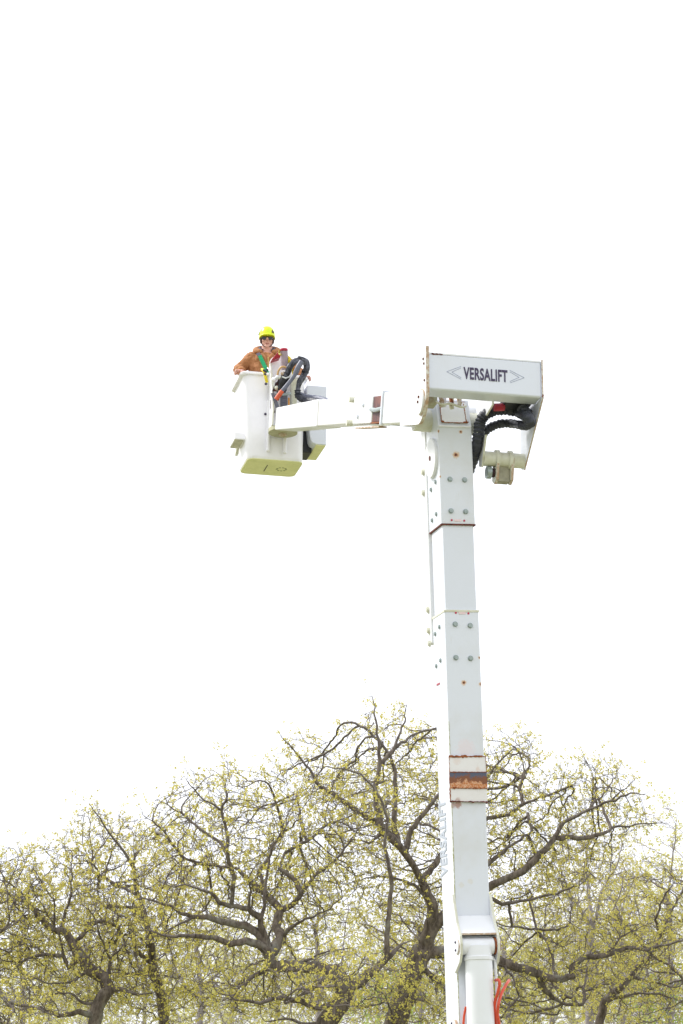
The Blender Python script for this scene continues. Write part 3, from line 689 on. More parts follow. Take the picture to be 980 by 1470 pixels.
# ------------------------------------------------------------------ truck below the picture
tx, ty = turret.x, turret.y
M_tyre = plain('tyre', (.02, .02, .02), .9); M_glass = plain('cab_glass', (.03, .04, .05), .08)
b = MB(); b.cyl((tx, ty - .2, .95), (tx, ty - .2, 1.9), .38, 32); b.build('turret', M_white, lift, smooth=True, bevel=.02)
tb_ = MBm @ Vector((0, .2, zL0))
for s_ in (-1, 1):
    b = MB(); b.prism([(ty - .65, 1.5), (ty + .1, 1.5), (tb_.y + .25, tb_.z + .1), (tb_.y + .1, tb_.z + .35), (tb_.y - .2, tb_.z + .2)], tb_.x + s_ * .2 - .015, tb_.x + s_ * .2 + .015, 'x'); b.build('turret_plate', M_white, lift, bevel=.006)
b = MB(); b.box(tx - 3.0, tx + 1.9, ty - 1.15, ty + 1.15, .85, 1.05); b.build('truck_deck', plain('deck_steel', (.25, .25, .25), .6), lift, bevel=.01)
b = MB()
for x_ in (-2.9, -.95, .6): b.box(tx + x_, tx + x_ + (1.3 if x_ > 0 else 1.9), ty - 1.17, ty - .75, 1.052, 1.75)
b.build('utility_box', M_white, lift, bevel=.02)
b = MB(); b.box(tx - 3.0, tx + 4.2, ty - .5, ty + .5, .60, .82); b.build('chassis_rail', M_black, lift, bevel=.01)
cx = tx + 2.05
b = MB(); b.prism([(cx, .7), (cx + 2.5, .7), (cx + 2.6, 1.55), (cx + 1.35, 1.75), (cx + .95, 2.5), (cx, 2.55)], ty - 1.1, ty + 1.1, 'y'); cab = b.build('cab', M_white, lift, bevel=.05)
for s_ in (-1, 1):
    b = MB(); yw = ty + s_ * 1.1; b.prism([(cx + .15, 1.65), (cx + 1.2, 1.65), (cx + .88, 2.35), (cx + .15, 2.4)], yw - .004 * s_, yw + .004 * s_, 'y'); b.build('side_window', M_glass, cab)
b = MB(); b.prism([(cx + 1.30, 1.80), (cx + 1.32, 1.82), (cx + 1.0, 2.42), (cx + .97, 2.40)], ty - .95, ty + .95, 'y'); b.build('windscreen', M_glass, cab)
for x_ in (-2.0, 3.75):
    for s_ in (-1, 1):
        c = Vector((tx + x_, ty + s_ * 1.0, .5)); b = MB(); b.tube([c - Vector((0, .14, 0)), c - Vector((0, .1, 0)), c + Vector((0, .1, 0)), c + Vector((0, .14, 0))], [.44, .5, .5, .44], 32); wl = b.build('wheel', M_tyre, lift, smooth=True)
        b = MB(); b.cyl(c - Vector((0, .145, 0)), c + Vector((0, .145, 0)), .26, 24); b.build('rim', M_steel, wl, smooth=True)

# ------------------------------------------------------------------ worker
yawp = R(4); Up = Vector((cos(yawp), sin(yawp), 0)); Vp = Vector((-sin(yawp), cos(yawp), 0))
floorc = MK @ Vector((KW * .5 - .06, .34, -KH + .045))
hx = P(381, 500, 28.2)
floorc = Vector((hx.x + .01, floorc.y, floorc.z))
MPn = frame(floorc, Up, Vp, W)
rng_ = random.Random(5)
def pinv(w_): return MPn.inverted() @ w_
# height of the helmet top
def zfor(py, x=0, y=0):
    lo, hi = 0., 3.
    for _ in range(30):
        m_ = (lo + hi) / 2
        if proj(MPn @ Vector((x, y, m_)))[1] > py: lo = m_
        else: hi = m_
    return lo
HT = zfor(469.5); S = HT / 1.80
print('person helmet top', HT)
def sk(v): return tuple(Vector(v) * S)
person = empty('person', floorc, 'person in tan hooded jacket, yellow helmet and dark sunglasses standing in the raised bucket', 'person')
M_skin = plain('skin', (.70, .38, .30), .5, scale=40, var=.12, bmp=.05)
M_tan = plain('tan_canvas', (.43, .19, .078), .85, scale=14, col2=(.33, .135, .045), bmp=.5)
M_hoodin = plain('grey_lining', (.10, .095, .13), .9, scale=60)
M_hair = plain('brown_hair', (.06, .03, .025), .7, scale=80)
M_jean = plain('dark_denim', (.05, .06, .10), .9, scale=80)
M_helm = plain('yellow_helmet', (.74, .86, .012), .28, scale=6, var=.05, bmp=.02)
M_lens = plain('dark_lens', (.015, .012, .02), .12)
M_green = plain('green_webbing', (.01, .42, .16), .6, scale=60)
hr = MK @ Vector((-.02, .10, .005)); hl = MK @ Vector((KW + .015, .12, .005))
HRp, HLp = pinv(hr), pinv(hl)
neck = Vector((0, -.01, 1.46)) * S
def body():
    b = MB(MPn)
    b.rings([(0, .0, .86 * S, .15, .11), (0, 0, .95 * S, .165, .115), (0, 0, 1.1 * S, .14, .10), (0, 0, 1.25 * S, .17, .115), (0, .005, 1.36 * S, .185, .11), (0, .01, 1.43 * S, .13, .085), (0, .005, 1.455 * S, .06, .06)], 24)
    b.tube([Vector((0, .01, 1.40)) * S, Vector((0, -.005, 1.48)) * S, Vector((0, -.02, 1.56)) * S], [.070, .066, .062], 16)
    # head: skull, face, jaw
    b.ball(Vector((0, .005, 1.665)) * S, .078, .098, .105, 20)
    b.ball(Vector((0, -.030, 1.59)) * S, .064, .068, .092, 18)
    b.ball(Vector((0, -.062, 1.517)) * S, .036, .034, .036, 14)
    b.tube([Vector((0, -.100, 1.63)) * S, Vector((0, -.122, 1.588)) * S, Vector((0, -.104, 1.578)) * S], [.010, .016, .010], 10)
    for s_ in (-1, 1):
        b.ball(Vector((s_ * .079, .01, 1.61)) * S, .012, .022, .032, 10)
        b.ball(Vector((s_ * .040, -.068, 1.59)) * S, .026, .022, .024, 10)
        b.tube([Vector((s_ * .09, .0, .92)) * S, Vector((s_ * .10, -.02, .50)) * S, Vector((s_ * .11, .02, .08)) * S], [.085, .060, .042], 14)
        b.tube([Vector((s_ * .11, .05, .04)) * S, Vector((s_ * .12, -.16, .03)) * S], [.04, .038], 12)
    return b
def arm(s_, hand):
    sh = Vector((s_ * .185, .01, 1.375)) * S
    w_ = Vector(hand) + Vector((-s_ * .03, .06, .055))
    mid = (sh + w_) / 2; el = mid + Vector((s_ * .10, .10, -.02))
    return sh, el, w_
armsp = {}
def add_arm(b, s_, hand, r, to=1.0, shoulder=True):
    sh, el, w_ = arm(s_, hand)
    b.tube([sh, sh.lerp(el, .5), el], [r[0], r[1], r[2]], 16); b.ball(el, r[2] * 1.02, n=12)
    e = el.lerp(w_, to); b.tube([el, el.lerp(e, .5), e], [r[2], r[3], r[4]], 16)
    if shoulder: b.ball(sh, r[0] * 1.05, n=14)
def hand_geo(b, s_, hand):
    """palm laid on the rim, fingers curled over its outside, thumb inside"""
    w_ = Vector(hand) + Vector((-s_ * .03, .06, .055)); k = Vector(hand) + Vector((s_ * .012, .0, .034))
    b.tube([w_, w_.lerp(k, .5), k], [.032, .042, .042], 12, flat=.65)
    for i, L in enumerate((.92, 1.0, .95, .78)):
        o = Vector((0, -.036 + i * .022, 0))
        p0 = k + o + Vector((s_ * .005, 0, 0)); p1 = p0 + Vector((s_ * .034 * L, -.003, .004)); p2 = p1 + Vector((s_ * .013, 0, -.027 * L)); p3 = p2 + Vector((-s_ * .004, 0, -.022 * L))
        b.tube([p0, p1, p2, p3], [.013, .0125, .011, .009], 10); b.ball(p3, .0078, n=8); b.ball(p1, .0115, n=8)
    t0 = w_.lerp(k, .35) + Vector((0, -.03, -.005)); b.tube([t0, t0 + Vector((-s_ * .005, -.035, -.012)), t0 + Vector((s_ * .012, -.055, -.03))], [.014, .012, .009], 10)
b = body()
for s_, hnd in ((-1, HRp), (1, HLp)):
    add_arm(b, s_, hnd, (.050, .044, .036, .036, .027)); hand_geo(b, s_, hnd)
bd = b.build('body', M_skin, person, smooth=True, remesh=.0055, smoothmod=2)
b = MB(MPn)
b.rings([(0, .0, .80 * S, .19, .145), (0, 0, .92 * S, .195, .15), (0, 0, 1.08 * S, .20, .15), (0, 0, 1.24 * S, .215, .155), (0, .005, 1.34 * S, .215, .14), (0, .015, 1.41 * S, .15, .11), (0, .02, 1.44 * S, .09, .085)], 28)
for s_, hnd in ((-1, HRp), (1, HLp)):
    add_arm(b, s_, hnd, (.082, .074, .064, .058, .046), .93)
    sh, el, w_ = arm(s_, hnd)
    for f in (.25, .5, .8): # sleeve creases
        c = sh.lerp(el, f); b.ball(c + Vector((0, -.01, .0)), .078 - f * .012, .07, .03, 12)
    for f in (.3, .6):
        c = el.lerp(w_, f); b.ball(c, .062, .062, .026, 12)
jk = b.build('jacket', M_tan, person, smooth=True, remesh=.009, smoothmod=3)
tx_ = bpy.data.textures.new('folds', 'CLOUDS'); tx_.noise_scale = .055; tx_.noise_depth = 2
md = jk.modifiers.new('folds', 'DISPLACE'); md.texture = tx_; md.strength = .034; md.mid_level = .5; md.texture_coords = 'LOCAL'
# hood lying round the neck
b = MB(MPn); L = []
for i in range(25):
    q = R(-62 + 304 * i / 24); L.append(Vector((.128 * cos(q), .015 + .110 * sin(q), 1.482 * S + .055 * sin(q))))
b.tube(L, [.022] + [.044 + .012 * sin(R(-62 + 304 * i / 24)) for i in range(1, 24)] + [.022], 14)
b.tube([Vector((-.07, -.10, 1.40)) * S, Vector((-.03, -.135, 1.34)) * S, Vector((-.01, -.15, 1.26)) * S], [.022, .018, .012], 10)
b.tube([Vector((.07, -.10, 1.40)) * S, Vector((.03, -.135, 1.34)) * S, Vector((.012, -.15, 1.26)) * S], [.022, .018, .012], 10)
b.build('hood', M_tan, jk, smooth=True, remesh=.006, smoothmod=3)
b = MB(MPn); L = []
for i in range(21):
    q = R(-50 + 280 * i / 20); L.append(Vector((.088 * cos(q), .005 + .080 * sin(q), 1.500 * S + .05 * sin(q))))
b.tube(L, .022, 12); b.build('hood_lining', M_hoodin, jk, smooth=True)
b = MB(MPn); b.tube([Vector((.012, -.152, 1.34)) * S, Vector((.012, -.160, 1.20)) * S, Vector((.01, -.155, 1.0)) * S], .008, 8); b.build('zip', plain('brass_zip', (.55, .38, .12), .4, metal=.5), jk)
b = MB(MPn)
b.rings([(0, .0, .80 * S, .17, .125), (0, 0, .98 * S, .165, .12)], 24)
for s_ in (-1, 1): b.tube([Vector((s_ * .09, 0, .9)) * S, Vector((s_ * .10, -.02, .5)) * S, Vector((s_ * .11, .02, .10)) * S], [.10, .078, .065], 16)
b.build('trousers', M_jean, person, smooth=True, remesh=.012, smoothmod=2)
for s_ in (-1, 1):
    b = MB(MPn); b.tube([Vector((s_ * .11, .07, .045)) * S, Vector((s_ * .115, -.05, .05)) * S, Vector((s_ * .12, -.18, .035)) * S], [.048, .055, .04], 14); b.tube([Vector((s_ * .11, .03, .05)) * S, Vector((s_ * .11, .03, .16)) * S], [.055, .06], 14)
    b.build('boot', M_hair, person, smooth=True)
# hair at the sides and back
b = MB(MPn); b.ball(Vector((0, .022, 1.645)) * S, .085, .094, .085, 20)
for s_ in (-1, 1): b.ball(Vector((s_ * .076, -.018, 1.62)) * S, .014, .028, .05, 10)
b.build('hair', M_hair, person, smooth=True)
# sunglasses
b = MB(MPn)
for s_ in (-1, 1):
    vs = [(s_ * x, -.105 + .25 * x * x * 10 * .5 - (0), z) for x, z in ((.007, 1.625), (.035, 1.630), (.066, 1.626), (.068, 1.606), (.05, 1.588), (.028, 1.588), (.010, 1.604))]
    vs = [Vector(v) * S + Vector((0, -.008, 0)) for v in vs]; b.add(vs + [v + Vector((0, .008, 0)) for v in vs], [tuple(range(7)), tuple(range(13, 6, -1))] + [(i, (i + 1) % 7, 7 + (i + 1) % 7, 7 + i) for i in range(7)])
    b.tube([Vector((s_ * .066, -.088, 1.622)) * S, Vector((s_ * .084, .0, 1.622)) * S], .004, 6)
b.tube([Vector((-.010, -.115, 1.622)) * S, Vector((.010, -.115, 1.622)) * S], .004, 6)
b.build('sunglasses', M_lens, person)
b = MB(MPn); b.tube([Vector((-.024, -.098, 1.541)) * S, Vector((0, -.103, 1.540)) * S, Vector((.024, -.098, 1.541)) * S], [.003, .006, .003], 8); b.build('lips', plain('lips', (.42, .15, .13), .5), person, smooth=True)
# helmet: shell, brim, vents, chin strap
hc = Vector((0, .004, 1.660)) * S; rs = []
ztop_ = HT - .002
for i in range(9):
    q = R(90 * i / 8 * .985); rs.append((hc.x, hc.y, hc.z + (ztop_ - hc.z) * sin(q), .096 * cos(q) ** .7 + .002, .122 * cos(q) ** .7 + .002))
b = MB(MPn); b.rings(rs, 32)
b.rings([(hc.x, hc.y - .01, hc.z - .018, .099, .132), (hc.x, hc.y - .004, hc.z - .004, .100, .130), (hc.x, hc.y, hc.z + .01, .096, .122)], 32)
helm = b.build('helmet', M_helm, person, smooth=True)
b = MB(MPn); b.prism([(x, y) for x, y in [(hc.x + .088 * cos(R(a)), hc.y - .07 - .09 * abs(sin(R(a))) ** .8) for a in range(180, 361, 12)]] + [(hc.x + .08, hc.y - .05), (hc.x - .08, hc.y - .05)], hc.z - .022, hc.z - .012, 'z'); b.build('helmet_peak', M_helm, helm, smooth=True, bevel=.002)
for q, sz in ((R(-48), 1), (R(188), .8)):
    n_ = Vector((cos(q), sin(q), 0)); tg = Vector((-sin(q), cos(q), 0)); c = Vector((hc.x + .094 * cos(q), hc.y + .118 * sin(q), hc.z + .045))
    n_ = (n_ + Vector((0, 0, .35))).normalized(); up_ = Vector((0, 0, 1)); up_ = (up_ - n_ * up_.dot(n_)).normalized()
    pts = [c + tg * .020 * sz - up_ * .018, c - tg * .020 * sz - up_ * .018, c + up_ * .026]
    b = MB(MPn); b.add([p + n_ * .006 for p in pts] + [p - n_ * .02 for p in pts], [(0, 1, 2), (5, 4, 3), (0, 1, 4, 3), (1, 2, 5, 4), (2, 0, 3, 5)]); b.build('helmet_vent', M_ink, helm)
b = MB(MPn)
for s_ in (-1, 1):
    b.tube([Vector((s_ * .084, -.02, 1.64)) * S, Vector((s_ * .078, -.035, 1.57)) * S, Vector((s_ * .045, -.075, 1.515)) * S, Vector((0, -.088, 1.500)) * S], .005, 8)
b.build('chin_strap', M_hair, helm, smooth=True)
# harness strap
def front_y(x, z): return -.158 + abs(x) ** 2 * 1.2
st = [(-.115, 1.40), (-.09, 1.355), (-.06, 1.28), (-.02, 1.19), (.02, 1.08), (.03, .98)]
def strap(pts, wd, name, mat):
    b = MB(MPn); vs = []
    for i, (x, z) in enumerate(pts):
        z *= S; y = front_y(x, z) - (.0 if z < 1.38 * S else -.03); nx = Vector((.9, 0, .42)).normalized() * wd
        vs += [(x - nx.x, y - .012, z - nx.z), (x + nx.x, y - .012, z + nx.z), (x + nx.x, y + .004, z + nx.z), (x - nx.x, y + .004, z - nx.z)]
    fs = []
    for i in range(len(pts) - 1):
        for k in range(4): fs.append((4 * i + k, 4 * i + (k + 1) % 4, 4 * i + 4 + (k + 1) % 4, 4 * i + 4 + k))
    fs += [(3, 2, 1, 0), tuple(4 * (len(pts) - 1) + k for k in range(4))]
    b.add(vs, fs); return b.build(name, mat, person)
strap(st[1:], .023, 'harness_strap', M_green)
strap(st[:2], .024, 'shoulder_strap', M_hoodin)
# lanyard gear clipped at the rim
b = MB(); kx = 27.86
for i, (x, y) in enumerate(((379, 531), (382, 533), (380.5, 536.5), (383.5, 530))): b.tube([P(x - 1.6, y, kx - .1), P(x + 1.6, y + 1.5, kx - .1)], .012, 8)
b.build('lanyard_buckle', M_ink, person, smooth=True)
ptube([P(376, 530.5, kx), P(378, 532, kx - .06), P(380, 537, kx - .08), P(381.5, 543, kx - .09), P(383, 549, kx - .08)], .018, 'yellow_lanyard', M_yellow, person)
b = MB(); b.ball(P(381.5, 551, kx - .08), .018, n=10); b.build('lanyard_hook', M_ink, person, smooth=True)
ptube([P(384, 528, kx), P(387, 534, kx - .1), P(386, 542, kx - .1), P(387, 550, kx - .1)], .008, 'cream_cord', M_cream, person)

# ------------------------------------------------------------------ trees
def bark_mat(name, a, b_, c_):
    m, t, bs = new_mat(name)
    n1 = noise(t, 9, 6, (1, 1, .35), .7); n2 = noise(t, 2.2, 4); n3 = noise(t, 40, 4, (1, 1, .3))
    c = mixc(t, ramp(t, n1, .36, .64), a, b_); c = mixc(t, ramp(t, n2, .5, .72, 0, .7), c, c_)
    t.links.new(c, bs.inputs['Base Color']); bs.inputs['Roughness'].default_value = .95
    bump(t, bs, n1, .9, .05); return m
def leaf_mat(name, cols, tr=.45):
    m, t, bs = new_mat(name)
    g_ = N(t, 'ShaderNodeNewGeometry'); cr = N(t, 'ShaderNodeValToRGB'); t.links.new(g_.outputs['Random Per Island'], cr.inputs[0])
    e = cr.color_ramp.elements; e[0].color = cols[0] + (1,); e[1].color = cols[-1] + (1,)
    for i, c in enumerate(cols[1:-1]): el = e.new((i + 1) / (len(cols) - 1)); el.color = c + (1,)
    t.links.new(cr.outputs[0], bs.inputs['Base Color']); bs.inputs['Roughness'].default_value = .6; bs.inputs['Specular IOR Level'].default_value = .2
    tl_ = N(t, 'ShaderNodeBsdfTranslucent'); t.links.new(cr.outputs[0], tl_.inputs[0]); mxs = N(t, 'ShaderNodeMixShader'); mxs.inputs[0].default_value = tr
    t.links.new(bs.outputs[0], mxs.inputs[1]); t.links.new(tl_.outputs[0], mxs.inputs[2]); t.links.new(mxs.outputs[0], t.nodes['Material Output'].inputs[0])
    return m
M_bark = bark_mat('oak_bark', (.19, .155, .125), (.07, .054, .042), (.28, .27, .23))
M_barkd = bark_mat('twig_bark', (.19, .16, .14), (.09, .07, .06), (.27, .245, .22))
M_barkf = bark_mat('far_bark', (.36, .32, .31), (.25, .22, .22), (.40, .37, .35))  # washed-out look of distant trees put into a paler bark colour
M_leaf = leaf_mat('young_oak_leaf', [(.54, .49, .10), (.68, .61, .15), (.60, .56, .12), (.74, .63, .20), (.54, .51, .10)])
M_leafg = leaf_mat('fresh_green_leaf', [(.36, .48, .08), (.46, .56, .11), (.34, .45, .08)])
M_leaff = leaf_mat('far_leaf', [(.58, .58, .18), (.70, .66, .24), (.64, .60, .22)])  # overexposed distance put into the leaf colour as well

def mesh_np(name, V_, F_, mats, loc, parent, smooth=False, kind=None, label=None):
    V_ = np.asarray(V_, dtype=np.float32) - np.array(loc, dtype=np.float32); F_ = np.asarray(F_, dtype=np.int32)
    me = bpy.data.meshes.new(name); me.vertices.add(len(V_)); me.vertices.foreach_set('co', V_.ravel())
    k = F_.shape[1]; me.loops.add(F_.size); me.loops.foreach_set('vertex_index', F_.ravel())
    me.polygons.add(len(F_)); me.polygons.foreach_set('loop_start', np.arange(len(F_), dtype=np.int32) * k)
    me.polygons.foreach_set('use_smooth', np.full(len(F_), smooth))
    for m in mats: me.materials.append(m)
    me.update(calc_edges=True)
    return link(name, me, loc, parent, label, kind)

def unit(a): return a / (np.linalg.norm(a, axis=-1, keepdims=True) + 1e-9)
SKY = [(-200, 1230), (0, 1192), (14, 1200), (40, 1222), (60, 1212), (95, 1190), (108, 1150), (122, 1134), (150, 1150), (175, 1170), (195, 1130), (215, 1110), (262, 1084), (300, 1098), (325, 1095), (345, 1104), (375, 1108), (384, 1060), (398, 1036), (425, 1046), (455, 1042), (476, 1012), (505, 1003), (530, 980), (552, 986), (570, 1004), (597, 996), (625, 1004), (660, 1010), (697, 1016), (715, 1045), (740, 1032), (765, 1040), (775, 1075), (795, 1100), (812, 1105), (840, 1085), (870, 1082), (905, 1090), (928, 1105), (936, 1140), (955, 1128), (985, 1122), (1200, 1110)]
sx = np.array([a for a, _ in SKY], float); sy = np.array([b_ for _, b_ in SKY], float)
def np_proj(A):
    q = A - np.array(CAM); d = q @ np.array(FWc)
    return 490 + q[:, 0] / d * F, 735 - (q @ np.array(UPc)) / d * F

def grow(nodes, par, A, step, dinf, dkill, iters, rg, jit=.20):
    Pn = np.zeros((60000, 3)); n = len(nodes); Pn[:n] = nodes; par = list(par); D = np.zeros((60000, 3))
    for i in range(n):
        if par[i] >= 0: D[i] = unit(Pn[i] - Pn[par[i]])
        else: D[i] = (0, 0, 1)
    near = np.zeros(len(A), int); dist = np.full(len(A), 1e9)
    def upd(lo, hi):
        nonlocal near, dist
        for s in range(lo, hi, 400):
            e = min(hi, s + 400)
            d2 = (A ** 2).sum(1)[:, None] - 2 * A @ Pn[s:e].T + (Pn[s:e] ** 2).sum(1)[None]
            j = d2.argmin(1); dm = np.sqrt(np.maximum(d2[np.arange(len(A)), j], 0)); k = dm < dist
            near[k] = j[k] + s; dist[k] = dm[k]
    upd(0, n)
    nch = np.zeros(60000, int); lastd = np.zeros((60000, 3))
    for p in par:
        if p >= 0: nch[p] += 1
    for it in range(iters):
        keep = dist > dkill; A = A[keep]; near = near[keep]; dist = dist[keep]
        if len(A) == 0: break
        k = dist < dinf
        if not k.any(): break
        acc = np.zeros((n, 3)); np.add.at(acc, near[k], unit(A[k] - Pn[near[k]]))
        idx = np.unique(near[k])
        nd = unit(unit(acc[idx]) + D[idx] * .6 + np.array([0, 0, .12]) + rg.normal(0, jit, (len(idx), 3)))
        ok = ((nd * lastd[idx]).sum(1) < .93) & (nch[idx] < 4)
        stuck = set(idx[~ok].tolist())
        if stuck and it % 3 == 2:
            rm = np.array([x in stuck and rg.random() < .3 for x in near.tolist()]) if len(near) else None
            A = A[~rm]; near = near[~rm]; dist = dist[~rm]
        idx = idx[ok]; nd = nd[ok]
        if len(idx) == 0: continue
        m_ = len(idx)
        if n + m_ > 59000: break
        Pn[n:n + m_] = Pn[idx] + nd * step; D[n:n + m_] = nd; lastd[idx] = nd; nch[idx] += 1; par += idx.tolist()
        upd(n, n + m_); n += m_
    return Pn[:n], par, D[:n]

def tree_mesh(Pn, par, rad, root, mats, rsplit, name='trunk', name2='branches'):
    n = len(Pn); ch = [[] for _ in range(n)]
    for i, p in enumerate(par):
        if p >= 0: ch[p].append(i)
    outs = {0: ([], [], 0), 1: ([], [], 0)}
    VV = {0: [], 1: []}; FF = {0: [], 1: []}; off = {0: 0, 1: 0}
    stack = [(0, None)]
    rt = [i for i in range(n) if par[i] < 0]
    stack = [(r, None) for r in rt]
    while stack:
        i, p = stack.pop()
        chain = [] if p is None else [p]; cur = i
        while True:
            chain.append(cur)
            if not ch[cur]: break
            c = sorted(ch[cur], key=lambda q: -rad[q])
            for q in c[1:]: stack.append((q, cur))
            cur = c[0]
        if len(chain) < 2: continue
        pts = Pn[chain]; r = rad[chain].copy()
        if p is not None: r[0] = min(r[0], r[1] * 1.25)
        # split where it becomes thin
        big = r > rsplit
        k = int(big.sum()) if big[0] else 0
        segs = []
        if k >= 2: segs.append((0, pts[:k], r[:k])); 
        if k < len(pts) - 1 or k < 2:
            s0 = max(k - 1, 0) if k >= 2 else 0
            if len(pts) - s0 >= 2: segs.append((1, pts[s0:], r[s0:]))
        for w_, q, rr in segs:
            rm = rr.max(); ns = 10 if rm > .12 else 6 if rm > .05 else 4 if rm > .02 else 3
            T = unit(np.gradient(q, axis=0)); mean = np.abs(T.mean(0)); ref = np.zeros(3); ref[mean.argmin()] = 1
            a = unit(np.cross(T, ref)); b_ = np.cross(T, a)
            ang = np.arange(ns) * 2 * pi / ns
            ring = q[:, None] + (a[:, None] * np.cos(ang)[None, :, None] + b_[:, None] * np.sin(ang)[None, :, None]) * rr[:, None, None]
            if rm > .1: ring += (np.sin(ring[..., [1, 2, 0]] * 23) * .07 * rr[:, None, None])
            m_ = len(q); VV[w_].append(ring.reshape(-1, 3))
            I = np.arange(m_ - 1)[:, None] * ns; K_ = np.arange(ns)[None]; K2 = (K_ + 1) % ns
            FF[w_].append(np.stack([I + K_, I + K2, I + ns + K2, I + ns + K_], -1).reshape(-1, 4) + off[w_]); off[w_] += m_ * ns
    if VV[0]: mesh_np(name, np.concatenate(VV[0]), np.concatenate(FF[0]), [mats[0]], WL[root.name], root, True)
    return (np.concatenate(VV[1]), np.concatenate(FF[1])) if VV[1] else (np.zeros((0, 3)), np.zeros((0, 4), int))

def twigs(Pn, par, D, rad, rg, per, seg, r0, up=.25):
    idx = np.where(rad < .030)[0]; k = rg.poisson(per, len(idx)); term = np.where(np.isin(np.arange(len(Pn)), par, invert=True))[0]
    m1 = int(k.sum()); idx = np.concatenate([np.repeat(idx, k), np.repeat(term, 2)]); m_ = len(idx)
    st_ = np.where(np.arange(m_) < m1, 0., 1.)[:, None]
    d = unit(D[idx] * (.5 + st_ * 1.0) + rg.normal(0, .75, (m_, 3)) * (1 - .35 * st_) + np.array([0, 0, up])); p = Pn[idx]; pts = [p]
    L = rg.uniform(.6, 1.5, (m_, 1)) * seg * (1 + .5 * st_)
    for _ in range(3):
        p = p + d * L; pts.append(p); d = unit(d + rg.normal(0, .45, (m_, 3)) + np.array([0, 0, .12])); L = L * .85
    pts = np.stack(pts, 1)                                              # m,4,3
    rr = np.array([1, .85, .65, .4]) * r0
    T = unit(np.diff(pts, axis=1, append=2 * pts[:, -1:] - pts[:, -2:-1])); ref = np.array([.3, .8, .5]); a = unit(np.cross(T, ref)); b_ = np.cross(T, a)
    ang = np.arange(3) * 2 * pi / 3
    ring = pts[:, :, None] + (a[:, :, None] * np.cos(ang)[None, None, :, None] + b_[:, :, None] * np.sin(ang)[None, None, :, None]) * rr[None, :, None, None]
    V_ = ring.reshape(-1, 3); base = np.arange(m_)[:, None, None] * 12; I = np.arange(3)[None, :, None] * 3; K_ = np.arange(3)[None, None]; K2 = (K_ + 1) % 3
    F_ = np.stack([base + I + K_, base + I + K2, base + I + 3 + K2, base + I + 3 + K_], -1).reshape(-1, 4)
    return V_, F_, pts, T

def leaves(C, T, rg, k, size, spread):
    """k small folded leaves radiating from each tuft centre"""
    m_ = len(C) * k; c = np.repeat(C, k, 0); t = np.repeat(T, k, 0)
    d = unit(t * .5 + rg.normal(0, .8, (m_, 3)) + np.array([0, 0, -.15])); s = rg.uniform(.55, 1.25, (m_, 1)) * size
    sd_ = unit(np.cross(d, rg.normal(0, 1, (m_, 3)))) * s * .33
    b0 = c + d * rg.uniform(0, 1, (m_, 1)) * spread; mid = b0 + d * s * .55; tip = b0 + d * s + np.array([0, 0, -.1]) * s
    V_ = np.stack([b0, mid + sd_, tip, mid - sd_], 1).reshape(-1, 3); F_ = np.arange(m_ * 4).reshape(-1, 4)
    return V_, F_

